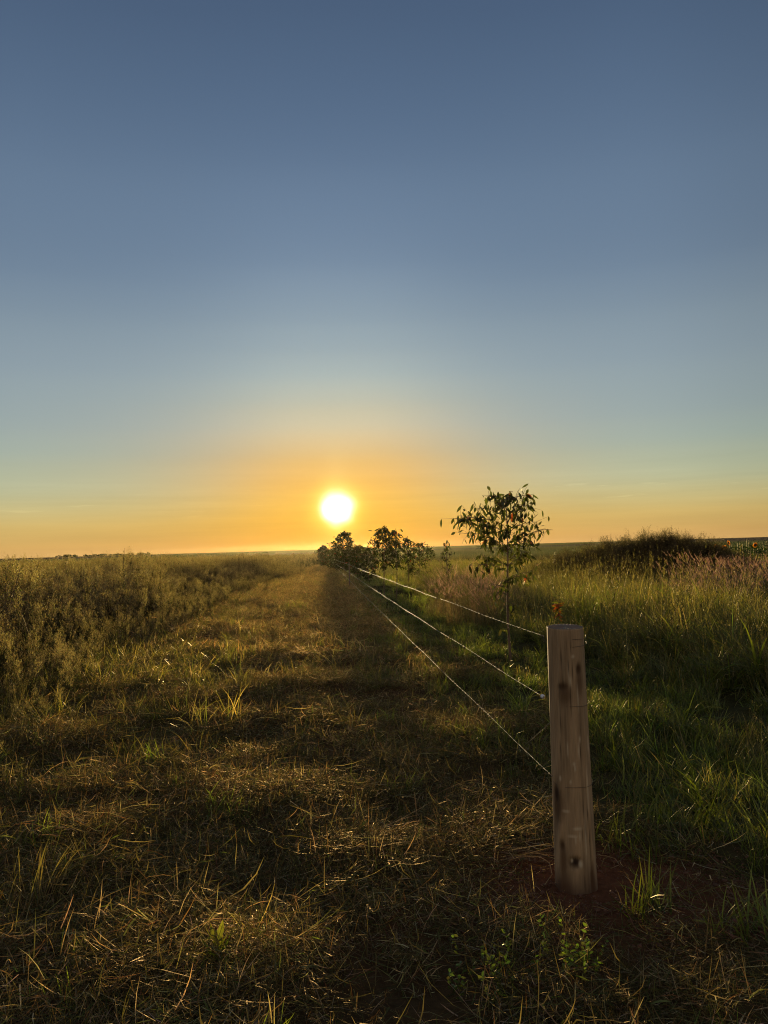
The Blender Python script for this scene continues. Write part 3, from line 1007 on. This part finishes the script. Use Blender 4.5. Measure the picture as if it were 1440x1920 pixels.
GRAY = (.5, .5, .5)
fence = empty('wire_fence', (POST_BASE.x, POST_BASE.y, 0))
tag(fence, 'three wire farm fence running from a thick round wooden post to the far trees', 'fence')
post = build_post(fence)
post.rotation_euler = (R(.2), R(-.25), 0)
post['label'] = 'thick weathered round wooden end post with dark knots'
FB = Vector((POST_BASE.x, POST_BASE.y, 0))
wire_px = ((1020, 1193), (1021, 1308), (1036, 1456))
END_Y, MID_Y = 88.0, 31.0
for wi, (px, py) in enumerate(wire_px):
    p0 = at_dist(px, py, POST_BASE.y - .01)
    zz = p0.z
    m = MB()
    # along the fence to the stake and on to the far end, each span sagging a little
    s_y = [p0.y, MID_Y, END_Y]
    s_z = [zz, (.97, .66, .36)[wi], (.60, .34, .10)[wi]]
    s_x = [p0.x, float(fence_x(MID_Y)), float(fence_x(END_Y))]
    pts = []
    for a in range(2):
        for k in range(40):
            u = k / 40
            sag = -(.02, .025, .02)[wi] * 4 * u * (1 - u)
            y = s_y[a] + (s_y[a + 1] - s_y[a]) * u
            w = .004 * math.sin(y * 2.3 + wi) if k else 0
            pts.append(Vector((s_x[a] + (s_x[a + 1] - s_x[a]) * u, y, s_z[a] + (s_z[a + 1] - s_z[a]) * u + sag + w)) - FB)
    pts.append(Vector((s_x[2], s_y[2], s_z[2])) - FB)
    # two strands twisted together
    near = []
    for k in range(160):
        u = (k / 160) ** 1.0
        y = p0.y + 3.2 * u
        a = pts[0].lerp(pts[1], 0)
        # follow the polyline at this y
        yy = y - FB.y
        for q in range(len(pts) - 1):
            if pts[q].y <= yy <= pts[q + 1].y:
                f = (yy - pts[q].y) / (pts[q + 1].y - pts[q].y)
                a = pts[q].lerp(pts[q + 1], f); break
        near.append(a)
    far_pts = [near[-1]] + [p for p in pts if p.y > near[-1].y + .05]
    for ph in (0, math.pi):
        st = [p + Vector((math.cos(k * .55 + ph), 0, math.sin(k * .55 + ph))) * .0005 for k, p in enumerate(near)]
        m.tube(st, .0006, GRAY, n=5)
    m.tube(far_pts, [.0010 + .0022 * min(2, p.y / 30) for p in far_pts], GRAY, n=5)
    wo = m.build('wire', M_WIRE, fence, smooth=True)
    # the turns of wire round the post
    ring = MB()
    turns = ((1.0, .02, 0), (1.0, -.02, .9)) if wi == 0 else ((1.0, .0, .0),)
    for (kk, dz, ph) in turns:
        zc = zz + dz - .02
        rp = []
        rr = .0865 + .006 * (1 - zc / 1.2) + .0012
        for k in range(49):
            a = 2 * math.pi * k / 48
            rp.append(Vector((rr * math.cos(a), rr * math.sin(a), zc + .012 * math.sin(a + ph) + .003 * math.sin(3 * a))))
        ring.tube(rp, .0009, GRAY, n=5)
    if wi == 0:      # the twisted end of the wire
        e = p0 - FB
        ring.tube([e + Vector((.0, 0, 0)), e + Vector((-.006, -.012, -.012)), e + Vector((.006, -.016, -.02)), e + Vector((-.004, -.02, -.026))], .0016, GRAY, n=5)
    # the tail wound back round the wire where it leaves the post
    dr = (near[12] - near[0]).normalized(); sd = dr.cross(Vector((0, 0, 1))).normalized(); up = sd.cross(dr)
    ring.tube([near[0] + dr * (.004 + .05 * q / 60) + (sd * math.cos(q * .75) + up * math.sin(q * .75)) * (.0028 if q < 54 else .004) for q in range(61)], .0009, GRAY, n=5)
    ring.build('wire_wrap', M_WRAP, wo, smooth=True)
    if wi == 1:
        ins = MB()
        ring_r = [.003, .0075, .010, .007, .010, .0075, .003]
        d = (pts[1] - pts[0]).normalized()
        c = pts[0] + d * .03
        ins.tube([c + d * (k - 3) * .0055 for k in range(7)], ring_r, GRAY, n=14)
        ins.build('insulator', M_INSUL, wo, smooth=True)
    if wi == 2:      # loose tail tied up to the post
        a = pts[0]
        q1 = at_dist(985, 1396, POST_BASE.y + .35) - FB
        q2 = at_dist(1031, 1355, POST_BASE.y - .02) - FB
        tl = MB()
        tl.tube([q1, q1.lerp(q2, .35) + Vector((0, 0, -.004)), q1.lerp(q2, .7) + Vector((0, 0, -.002)), q2], .0017, GRAY, n=5)
        tl.build('wire_tail', M_WIRE, wo, smooth=True)
for (yy, hh, rr) in ((MID_Y, 1.05, .022), (END_Y, 1.1, .07)):
    m = MB()
    x = float(fence_x(yy)) + rr
    g = hz(x, yy)
    m.tube([Vector((x, yy, g - .2)) - FB, Vector((x + .005, yy, g + .5)) - FB, Vector((x + .01, yy, g + hh)) - FB], [rr * 1.05, rr, rr * .95], GRAY, n=10)
    m.build('stake', M_STAKE, fence)


# ------------------------------------------------------------------ saplings
LEAFC = [(.036, .052, .018), (.032, .045, .015), (.045, .056, .02), (.03, .04, .014)]


def sapling(px_x, Y, top_py, hw, base_z0, label, seed, leaves=260, leaf=.11, lw=.032, branches=None, dense=1.0, shape='oval', lean=0.0, x=None):
    random.seed(seed)
    p = at_dist(px_x, 1030, Y)
    X = p.x if x is None else x
    g = hz(X, Y)
    top = at_dist(px_x, top_py, Y).z
    h = top - g
    root = empty('sapling_tree', (X, Y, g))
    tag(root, label, 'tree', 'young trees planted along the fence')
    tr, cr = MB(), MB()
    tp = []
    for i in range(12):
        t = i / 11
        tp.append(Vector((lean * t * h + .02 * math.sin(t * 6 + seed), .02 * math.cos(t * 5 + seed), -.08 + (h * .93 + .08) * t)))
    tr.tube(tp, [.017 * (h / 2.3) * (1 - .8 * i / 11) + .002 for i in range(12)], GRAY, n=7)

    def on(z):
        t = max(0, min(.999, (z + .08) / (h * .93 + .08))) * 11
        k = int(t)
        return tp[k].lerp(tp[k + 1], t - k)
    specs = list(branches or [])
    if not branches:
        nb = int(16 * dense)
        for i in range(nb):
            t = (i + .5) / nb
            z = base_z0 * h + (h * .95 - base_z0 * h) * t
            if shape == 'cone':
                pr = (1 - t * t) ** .8 * .9 + .10
            else:
                pr = math.sin(math.pi * min(1, (t * .86 + .12))) ** .7
            specs.append((z - .12 * hw, i * 2.4 + U(-.4, .4), hw * pr * U(.75, 1.1), U(.35, .8), leaves / nb))
    for (z, az, ln, rise, nl) in specs:
        s = on(z)
        d = Vector((math.sin(az), math.cos(az), 0))
        pts = []
        for k in range(7):
            u = k / 6
            pts.append(s + d * ln * u + Vector((0, 0, ln * rise * (u * 1.35 - u * u * .8))) + Vector((U(-.01, .01), U(-.01, .01), 0)))
        tr.tube(pts, [.006 * (1 - .75 * k / 6) + .0008 for k in range(7)], GRAY, n=4, cap=False)
        for _ in range(int(nl)):
            u = U(.25, 1.0) ** .8
            k = min(5, int(u * 6)); b = pts[k].lerp(pts[k + 1], u * 6 - k)
            off = Vector((random.gauss(0, 1), random.gauss(0, 1), random.gauss(-.1, .8))) * (.05 + .16 * ln)
            if shape == 'row': off *= .25
            b2 = b + off * U(.2, 1)
            if (b2 - b).length > .03:
                tr.tube([b, b2], [.0026, .0014], GRAY, n=3, cap=False)
            dr = Vector((random.gauss(0, .45), random.gauss(0, .45), -1 + abs(random.gauss(0, .45)))) if Y < 35 else Vector((random.gauss(0, 1), random.gauss(0, 1), random.gauss(-.3, .8)))
            c = jit(PICK(LEAFC), .25)
            if U(0, 1) < .028: c = jit((.15, .04, .02), .25)
            cr.leaf(b2, dr, leaf * U(.6, 1.2), lw * U(.7, 1.2), c)
    tr.build('trunk', M_BARK, root, smooth=True)
    cr.build('crown', M_LEAF, root)
    return root


# the sapling nearest to the camera, limb by limb: (height, azimuth, length, rise, leaves)
E_, W_ = math.pi / 2, -math.pi / 2
b = at_ground(958, 1248)
NEAR_B = []
for i in range(17):
    t = i / 16
    NEAR_B.append((1.45 + .72 * t, i * 2.4, .47 * (math.sin(math.pi * (.18 + .72 * t)) ** .8) * U(.8, 1.1), .55 + .2 * t, 28))
NEAR_B += [(1.46, W_ - .15, .66, 1.3, 90), (1.44, W_ + .25, .52, 1.0, 46), (1.50, E_ + .1, .60, .75, 18), (1.36, E_ - .4, .34, .55, 20), (1.2, W_ + .5, .40, .5, 30), (1.12, E_ + .6, .36, .4, 24), (1.02, 3.3, .3, .4, 20), (1.28, 5.4, .4, .45, 26), (1.3, .9, .38, .4, 24), (.9, 5.6, .22, .3, 12), (.75, 2.6, .18, .3, 8),
           (1.1, 2.2, .26, .4, 9), (1.0, 4.2, .3, .3, 9), (1.25, 0.4, .3, .4, 10), (.62, 1.0, .12, .3, 3), (.45, 4.0, .14, .2, 3), (.8, 3.0, .12, .3, 3)]
sapling(958, b.y, 914, .45, .4, 'tall slender sapling with drooping leaves just behind the wires, nearest of the row', 3, leaf=.112, lw=.036, branches=NEAR_B, x=b.x)
ROW = [
    (719, 25.0, 979, .50, .42, 'twin crowned sapling right of the sun, its pale leaves glowing at the edges', 4, 680, .15, .042, 1.6, 'oval'),
    (742, 24.0, 985, .30, .45, 'narrow sapling close against the right side of the twin crowned one', 5, 330, .14, .044, .9, 'oval'),
    (764, 31.0, 1002, .42, .3, 'small leafy sapling to the right of the two tall middle ones', 6, 420, .15, .046, 1.2, 'oval'),
    (838, 27.0, 1005, .24, .3, 'little sapling half hidden left of the nearest slender sapling', 7, 120, .14, .042, .8, 'oval'),
    (645, 55.0, 992, 1.4, .06, 'tallest dark sapling directly under the sun, pointed crown', 8, 2300, .18, .075, 2.2, 'cone'),
    (672, 46.0, 1021, .85, .04, 'low dense sapling between the pointed tree and the twin crowned one', 9, 1400, .17, .075, 1.8, 'oval'),
    (690, 38.0, 1022, .6, .05, 'low bushy sapling tucked left of the twin crowned sapling', 10, 1000, .15, .06, 1.5, 'oval'),
    (627, 66.0, 1026, .70, .03, 'short dense sapling left of the pointed tree under the sun', 12, 1300, .2, .09, 1.8, 'oval'),
    (607, 84.0, 1021, .72, .02, 'round dark bush at the far left end of the fence', 13, 1600, .22, .10, 2.0, 'oval'),
    (655, 60.0, 1027, .95, .03, 'dark bushy sapling behind and right of the pointed tree', 14, 1300, .2, .09, 1.8, 'oval'),
    (786, 36.0, 1013, .80, .04, 'hazy thin bush between the little saplings', 15, 760, .15, .04, 1.6, 'oval'),
]
for (px, Y, tp, hw, z0, lb, sd, nl, lf, lw, dn, shp) in ROW:
    sapling(px, Y, tp, hw, z0, lb, sd, nl, lf, lw, None, dn, shp)
random.seed(77)

# young orange-leaved plant showing above the post
p = at_ground(1050, 1205)
root = empty('seedling_plant', (p.x, p.y, hz(p.x, p.y)))
tag(root, 'small seedling with orange red leaves showing just above the post top', 'plant')
s, l = MB(), MB()
hh = at_dist(1049, 1135, p.y).z
s.tube([(0, 0, -.03), (.01, 0, hh * .4), (-.01, 0, hh * .75), (.005, 0, hh)], [.006, .005, .004, .002], GRAY, n=6)
for k in range(40):
    z = U(.45, 1.03) * hh; a = U(0, 6.28)
    c = jit(PICK([(.42, .12, .03), (.36, .09, .03), (.22, .18, .03), (.12, .15, .03)]), .2)
    l.leaf((0, 0, z), (math.sin(a) * .6, math.cos(a) * .6, U(-.9, .3)), U(.08, .14), U(.03, .045), c)
s.build('stem', M_BARK, root, smooth=True); l.build('foliage', M_LEAF, root)


# ------------------------------------------------------------------ sunflowers at the right edge
def sunflower(px, Y, top_py, face, label, tilt=.35, headless=False):
    p = at_dist(px, 1015, Y)
    g = hz(p.x, p.y)
    root = empty('sunflower_plant', (p.x, p.y, g))
    tag(root, label, 'sunflower', 'sunflowers at the right edge of the field')
    h = max(.7, at_dist(px, top_py, Y).z - g - (.0 if headless else .12))
    st = MB()
    d = Vector((math.sin(face), math.cos(face), 0))
    pts = [Vector((0, 0, -.05)), Vector((U(-.02, .02), 0, h * .5)), Vector((U(-.02, .02), 0, h * .93)), Vector((0, 0, h)) + d * .07]
    st.tube(pts, [.016, .014, .012, .01], (.07, .09, .03), n=7)
    st.build('stem', M_WEED, root, smooth=True)
    for k in range(7):
        a = k * 2.3 + U(-.3, .3); z = h * (.35 + .085 * k)
        lf = MB()
        q = Vector((math.sin(a), math.cos(a), 0))
        b0 = Vector((0, 0, z)) + q * .09
        lf.tube([Vector((0, 0, z)), b0], [.005, .004], (.06, .08, .025), n=4)
        lf.leaf(b0, q + Vector((0, 0, U(-.9, .2))), U(.25, .36), U(.19, .27), jit((.05, .07, .022), .25), normal=(q.x * .4, q.y * .4, 1), fold=.2)
        lf.build('leaf', M_WEED, root)
    if headless: return root
    hd = empty('flower_head', (0, 0, 0)); hd.parent = root
    c = Vector((0, 0, h + .02)) + d * .1
    nrm = (d + Vector((0, 0, tilt))).normalized()
    u = nrm.cross(Vector((0, 0, 1))).normalized(); v = u.cross(nrm)
    pe, di = MB(), MB()
    for ring, n, r0, ln in ((0, 22, .075, .10), (1, 20, .07, .085)):
        for k in range(n):
            a = 2 * math.pi * (k + .5 * ring) / n + U(-.05, .05)
            r = u * math.cos(a) + v * math.sin(a)
            pe.leaf(c + r * r0 * .62 - nrm * .006 * ring, r + nrm * U(-.1, .25), ln * .62 * U(.85, 1.1), .028, jit((.70, .34, .02), .12), normal=nrm, fold=.15)
    pe.build('petals', M_PETAL, hd)
    vs, fs = [], []
    rows = ((.088, -.028), (.09, -.005), (.082, .012), (.055, .018), (.025, .012))
    for (r, z) in rows:
        for k in range(20):
            a = 2 * math.pi * k / 20
            vs.append(tuple(c + (u * math.cos(a) + v * math.sin(a)) * r * .62 + nrm * z * .62))
    for i in range(len(rows) - 1):
        for k in range(20):
            k2 = (k + 1) % 20
            fs.append((i * 20 + k, i * 20 + k2, (i + 1) * 20 + k2, (i + 1) * 20 + k))
    fs.append(tuple(range(20))[::-1]); fs.append(tuple(80 + k for k in range(20)))
    di.add(vs, fs, [GRAY] * len(vs))
    di.build('disc', M_DISC, hd, smooth=True)
    return root


sunflower(1338, 30, 1020, R(150), 'open yellow sunflower beside the mound, leftmost of the flowers')
sunflower(1361, 29, 1013, R(140), 'tallest yellow sunflower with dark disc standing above its neighbours')
sunflower(1357, 31, 1022, R(190), 'lower orange sunflower just beneath the tallest one')
sunflower(1419, 29, 1017, R(240), 'open sunflower turned sideways near the right edge of the field')
sf = [(1330, 33, 1014), (1346, 33, 1020), (1368, 33, 1020), (1378, 30, 1019), (1384, 32, 1016), (1392, 30, 1018), (1400, 31, 1014), (1407, 30, 1016), (1412, 33, 1016),
      (1426, 31, 1019), (1431, 30, 1016), (1437, 32, 1018), (1440, 29, 1017), (1452, 31, 1017), (1466, 32, 1018), (1388, 35, 1018), (1404, 36, 1018), (1420, 36, 1018), (1436, 36, 1017), (1372, 36, 1020)]
for (px, Y, tp) in sf:
    sunflower(px, Y, tp - 3, U(0, 6.28), 'leafy sunflower plant without an open flower in the row at the right edge', headless=True)


# ------------------------------------------------------------------ single tufts and plants one can point at
def single(name, px, py, label, cat, fn, group=None, part='blades', mat=None):
    p = at_ground(px, py)
    g = hz(p.x, p.y)
    p = at_ground(px, py, g)
    m = MB()
    fn(m)
    o = m.build(name, mat or M_GRASS)
    o.location = (p.x, p.y, hz(p.x, p.y))
    tag(o, label, cat, group)
    return o


GT = 'grass tufts one can tell apart'
def T(n, r, l0, l1, w0, w1, pal, lean=.5, droop=.9, dry=.15):
    return lambda m: tuft(m, n, r, l0, l1, w0, w1, pal, lean, droop, dry, seg=5)


tufts = [
    (1215, 1715, T(60, .10, .10, .30, .006, .011, GREEN + LIME, .75, .7, .1), 'broad bladed green tuft on the red soil just in front of the post'),
    (1395, 1755, T(60, .14, .10, .30, .006, .010, GREEN, .7, .8, .1), 'dark green tuft low down at the right edge in front of the post'),
    (962, 1512, T(70, .075, .05, .12, .004, .007, LIME + GREEN, .5, .3, .1), 'clipped bright green tuft left of the post, front one of two'),
    (957, 1462, T(80, .10, .07, .17, .003, .006, GREEN + LIME, .45, .4, .1), 'upright soft green tuft left of the post, rear one of two'),
    (540, 1415, T(34, .06, .05, .14, .003, .006, LIME + GREEN, .7, .8, .1), 'small bright tuft alone in the middle of the track'),
    (738, 1448, T(46, .16, .06, .16, .003, .006, GREEN, .7, .8, .2), 'spread green tuft in the shaded part of the track'),
    (1160, 1440, T(80, .14, .14, .36, .005, .010, GREEN + LIME, .5, .9, .15), 'tall green tuft right beside the middle of the post'),
    (1205, 1585, T(150, .26, .10, .30, .005, .009, GREEN, .8, 1.0, .1), 'wide dark grass clump right of the post foot'),
    (1255, 1385, T(130, .25, .08, .24, .003, .006, OLIVE + LIME + GREEN, .7, 1.0, .35), 'sunlit yellowish hump of grass right of the post'),
    (1405, 1470, T(70, .22, .15, .42, .005, .009, LIME + OLIVE, .6, .7, .35), 'sunlit tuft with long yellow blades at the right edge'),
    (1110, 1205, T(190, .30, .55, 1.05, .006, .012, LIME + GREEN, .38, .6, .05), 'tall fan of bright green grass behind the post'),
    (965, 1352, T(80, .13, .10, .26, .004, .008, GREEN + LIME, .6, .8, .15), 'green tuft under the middle wire beside the post'),
    (250, 1440, T(90, .20, .10, .34, .003, .006, OLIVE + DRY[:2] + GREEN, .7, 1.0, .4), 'half dry tuft leaning over at the left of the track'),
    (470, 1195, T(90, .25, .15, .45, .003, .007, OLIVE + DRY[:3], .6, 1.0, .5), 'golden dry tuft on the left edge of the mown track'),
    (150, 1905, T(30, .08, .08, .2, .005, .008, LIME, .6, .6, .1), 'few bright green blades at the bottom left corner'),
    (345, 1480, T(60, .14, .10, .28, .003, .006, OLIVE + GREEN, .7, 1.0, .4), 'olive tuft in the straw, right of the half dry leaning one'),
    (40, 1700, T(110, .20, .12, .36, .003, .006, OLIVE + DRY[:2], .6, .9, .5), 'fuzzy golden tuft at the left edge of the foreground'),
    (1290, 1330, T(60, .2, .12, .4, .004, .008, GREEN + OLIVE, .6, 1.0, .3), 'seeding green tuft in front of the long grass on the right'),
    (1340, 1215, T(90, .22, .4, .85, .009, .018, GREEN + LIME, .5, 1.2, .08), 'broad leaning clump in the long grass right of the post top'),
    (880, 1205, T(70, .16, .10, .32, .006, .012, LIME + GREEN, .6, .9, .1), 'sunlit yellow green tuft between the wires left of the near sapling'),
    (1180, 1290, T(60, .15, .12, .34, .007, .014, GREEN + LIME, .6, 1.0, .1), 'green tuft at the foot of the long grass right of the post'),
    (620, 1330, T(40, .12, .06, .2, .003, .005, OLIVE + GREEN, .8, 1.1, .4), 'flattened olive tuft at the shade edge on the track'),
]
for (px, py, fn, lb) in tufts:
    single('grass_tuft', px, py, lb, 'grass tuft', fn, GT)


def broadleaf(m):
    for k in range(9):
        a = k * 2.4
        m.leaf((0, 0, .01 + .012 * k), (math.sin(a) * .8, math.cos(a) * .8, U(.3, 1.2)), U(.07, .13), U(.018, .03), jit(PICK(LIME), .15), normal=(0, 0, 1))


single('leafy_seedling', 410, 1815, 'bright broad leaved seedling among the straw at the bottom', 'plant', broadleaf, mat=M_LEAF)
single('leafy_seedling', 455, 1745, 'thin green seedling above left of the bright broad leaved one', 'plant', lambda m: [m.leaf((0, 0, .02), (U(-1, 1), U(-1, 1), U(.3, 1)), U(.08, .16), .012, jit(PICK(LIME), .2)) for _ in range(6)], mat=M_LEAF)


def herb(m):
    m.tube([(-.16, -.05, .0), (0, 0, .004), (.16, .05, .0)], .003, (.1, .06, .03), n=4)
    for k in range(16):
        a = U(0, 6.28); q = U(0, .16)
        p = Vector((q * math.cos(a), q * math.sin(a), 0)); h = U(.06, .16)
        tip = m.blade(p, U(0, 6.28), h, .002, U(0, .5), .3, (.10, .06, .03), seg=3)
        for j in range(14):
            t = U(.2, 1)
            m.leaf(p.lerp(tip, t), (U(-1, 1), U(-1, 1), U(-.2, .8)), U(.012, .025), U(.008, .014), jit(PICK(GREEN + LIME + OLIVE), .25))


single('small_leaved_herb', 1075, 1830, 'low herb with tiny leaves at the bottom below the post', 'plant', herb, mat=M_WEED)
single('small_leaved_herb', 930, 1870, 'creeping herb with tiny leaves left of the other low herb', 'plant', herb, mat=M_WEED)


def spike(m):
    h = 1.75
    m.tube([(0, 0, -.03), (.03, .01, h * .3), (.02, .03, h * .6), (-.01, .01, h * .85), (.02, -.01, h)], [.006, .005, .004, .004, .002], (.05, .035, .02), n=6)
    for k in range(40):
        a = U(0, 6.28); z = U(.72, .97) * h
        m.blade((math.sin(a) * .008, math.cos(a) * .008, z), a, U(.015, .03), .008, .5, .3, jit((.06, .04, .025), .3), seg=1, prof=[1, .4])
    for k in range(26):
        a = U(0, 6.28)
        m.blade((0, 0, U(.2, .75) * h), a, U(.06, .13), .014, .9, .8, jit(PICK(WEEDG), .25), seg=3)


p = at_dist(232, 1060, 13.5)
m = MB(); spike(m); o = m.build('spike_weed', M_WEED); o.location = (p.x, p.y, hz(p.x, p.y))
tag(o, 'tall thin dark stalk rising above the weeds against the sky on the left', 'weed')
p = at_dist(300, 1065, 14.5)
m = MB(); spike(m); o = m.build('spike_weed', M_WEED); o.location = (p.x, p.y, hz(p.x, p.y)); o.scale = (1, 1, .76)
tag(o, 'dark short stalk among the weed tops right of the tall thin stalk', 'weed')


def seedhead(m):
    for k in range(13):
        a = U(0, 6.28); q = U(0, .14)
        ln, dr = U(.02, .3), U(.1, .5)
        tip = m.blade((q * math.cos(a), q * math.sin(a), 0), a, U(.85, 1.35), .005, ln, dr, jit((.16, .12, .055), .2), seg=5)
        e = ln + dr
        d = Vector((math.sin(a) * math.sin(e), math.cos(a) * math.sin(e), math.cos(e)))
        for j in range(44):
            m.blade(tip - d * U(0, .18), U(0, 6.28), U(.012, .026), .006, U(.1, 1.0), 0, jit((.34, .22, .13), .25), seg=1, prof=[1, .4])
    tuft(m, 30, .16, .3, .8, .006, .011, OLIVE + GREEN, .4, 1.0, .3)


p = at_dist(68, 1120, 11.3)
m = MB(); seedhead(m); o = m.build('seedhead_weed', M_WEED); o.location = (p.x, p.y, hz(p.x, p.y))
tag(o, 'pale weed with long seed heads standing out at the left edge of the field', 'weed')


def flowering(m):
    m.tube([(0, 0, -.02), (.01, 0, .25), (0, 0, .52)], [.004, .003, .002], (.09, .08, .03), n=5)
    for k in range(22):
        a = U(0, 6.28)
        m.leaf((0, 0, U(.05, .45)), (math.sin(a), math.cos(a), U(-.2, .8)), U(.04, .08), .015, jit(PICK(WEEDG), .2))
    for k in range(9):
        a = U(0, 6.28)
        m.leaf((0, 0, U(.42, .52)), (math.sin(a), math.cos(a), U(.2, 1)), U(.03, .05), .02, jit((.42, .14, .10), .2))


single('flowering_weed', 394, 1140, 'slim weed with a reddish flower at the foot of the tall weeds', 'weed', flowering, mat=M_WEED)

# dark bush cut by the left edge of the photo
p = at_dist(-6, 1070, 12.5)
root = empty('dark_shrub', (p.x, p.y, hz(p.x, p.y)))
tag(root, 'dark rounded shrub cut off by the left edge of the photo', 'shrub')
s, l = MB(), MB()
for k in range(16):
    a = U(0, 6.28); L_ = U(.9, 1.62)
    e = Vector((math.sin(a) * .35, math.cos(a) * .35, L_))
    s.tube([(0, 0, -.02), e * .5 + Vector((0, 0, .03)), e], [.008, .005, .002], GRAY, n=4, cap=False)
    for j in range(60):
        t = U(.25, 1.0)
        d = Vector((random.gauss(0, 1), random.gauss(0, 1), random.gauss(.3, .6)))
        l.leaf(e * t + d * .05, d, U(.03, .06), U(.010, .018), jit(PICK([(.10, .06, .03), (.07, .06, .025), (.05, .055, .02)]), .25))
s.build('stems', M_BARK, root); l.build('foliage', M_WEED, root)


# dry stems on the soil round the post, and bundles of straw
def dry_stem(px, py, pts, rad, label, col=(.30, .22, .13)):
    p = at_ground(px, py)
    m = MB()
    m.tube([Vector(q) for q in pts], rad, col, n=5)
    o = m.build('dry_stem', M_HAY, smooth=True)
    o.location = (p.x, p.y, hz(p.x, p.y))
    tag(o, label, 'dry stem')


dry_stem(1020, 1650, [(-.16, .16, .01), (-.08, .12, .05), (0, .08, .06), (.035, .03, .05), (.03, -.05, .03), (-.02, -.12, .012)], .0024, 'curled dry stem on the soil left of the post foot')
dry_stem(1145, 1625, [(-.05, .05, .03), (-.01, .02, .035), (.02, -.01, .035), (.03, -.05, .02), (-.02, -.07, .012)], .0018, 'thin bent dry stem on the soil right of the post foot')
dry_stem(780, 1540, [(0, 0, -.02), (.004, 0, .1), (-.004, .01, .2)], .0022, 'single upright dry stalk in the straw left of the post')


def bundle(px, py, n, L_, az, label, pal, sp=.35):
    p = at_ground(px, py)
    m = MB()
    for k in range(n):
        a = random.gauss(az, sp)
        q = Vector((random.gauss(0, .08), random.gauss(0, .05), U(.015, .06)))
        m.blade(q - Vector((math.sin(a), math.cos(a), 0)) * L_ * .5, a, U(.35, 1.1) * L_, U(.002, .005), U(1.25, 1.65), U(-.1, .35), jit(PICK(pal), .25), seg=4, twist=U(-.8, .8))
    o = m.build('straw_bundle', M_HAY)
    o.location = (p.x, p.y, hz(p.x, p.y) + .01)
    tag(o, label, 'straw')


bundle(745, 1575, 30, .34, R(68), 'greyish flattened straw bundle on the track left of the post', [(.34, .27, .19), (.28, .22, .15)])
bundle(590, 1700, 60, .40, R(80), 'golden sunlit straw bundle across the middle of the foreground', DRY[:3])
bundle(420, 1745, 40, .30, R(40), 'reddish straw bundle beside the thin green seedling', [DRY[4], DRY[0]])
bundle(1000, 1625, 30, .34, R(110), 'pale straw heap against the left side of the post foot', [(.26, .19, .11), (.2, .15, .09)])

# a far belt of trees on the skyline at the left
m = MB()
for k in range(46):
    az = R(PICK([-22.4, -22.1, -20.9, -20.5, -20.2, -18.9, -17.5]) + random.gauss(0, .25)); D = U(640, 690)
    c = Vector((math.sin(az) * D, math.cos(az) * D, hz(math.sin(az) * D, math.cos(az) * D) - .1))
    w, h = U(.7, 2.4), U(.8, 1.7)
    for j in range(22):
        d = Vector((random.gauss(0, 1), random.gauss(0, 1), random.gauss(0, 1))).normalized()
        q = c + Vector((d.x * w, d.y * w, h * .5 + d.z * h * .5))
        m.quad(q, Vector((U(.2, .6), 0, U(-.2, .2))), Vector((0, U(-.25, .25), U(.2, .45))), jit((.03, .04, .016), .3))
o = m.build('far_trees', M_WEED)
tag(o, 'low line of distant trees on the skyline at the left', 'trees', kind='stuff')

# ------------------------------------------------------------------ the morning air
hm = MB()
BX, Z0, Z1 = 780, -2.5, 5.0
vs = [(x, y, z) for z in (Z0, Z1) for y in (-BX, BX) for x in (-BX, BX)]
hm.add(vs, [(0, 2, 3, 1), (4, 5, 7, 6), (0, 1, 5, 4), (2, 6, 7, 3), (0, 4, 6, 2), (1, 3, 7, 5)], [GRAY] * 8)
m, nt, out = new_mat('morning_haze')
pv = N(nt, 'ShaderNodeVolumePrincipled')
pv.inputs['Color'].default_value = (.95, .80, .52, 1)
pv.inputs['Density'].default_value = HAZE
pv.inputs['Anisotropy'].default_value = .85
nt.links.new(pv.outputs[0], out.inputs['Volume'])
o = hm.build('haze', m)
o['kind'] = 'stuff'; o['label'] = 'thin golden morning haze over the fields'

# ------------------------------------------------------------------ render settings
sc.view_settings.view_transform = 'Standard'
sc.view_settings.look = 'None'
sc.view_settings.exposure = EXPO
sc.view_settings.gamma = 1
cy = sc.cycles
cy.use_denoising = True
try:
    cy.denoiser = 'OPENIMAGEDENOISE'
    cy.denoising_prefilter = 'NONE'
except Exception:
    pass
cy.max_bounces = 4
cy.diffuse_bounces = 2
cy.glossy_bounces = 2
cy.transmission_bounces = 3
cy.transparent_max_bounces = 4
cy.use_adaptive_sampling = False
cy.filter_width = 1.1
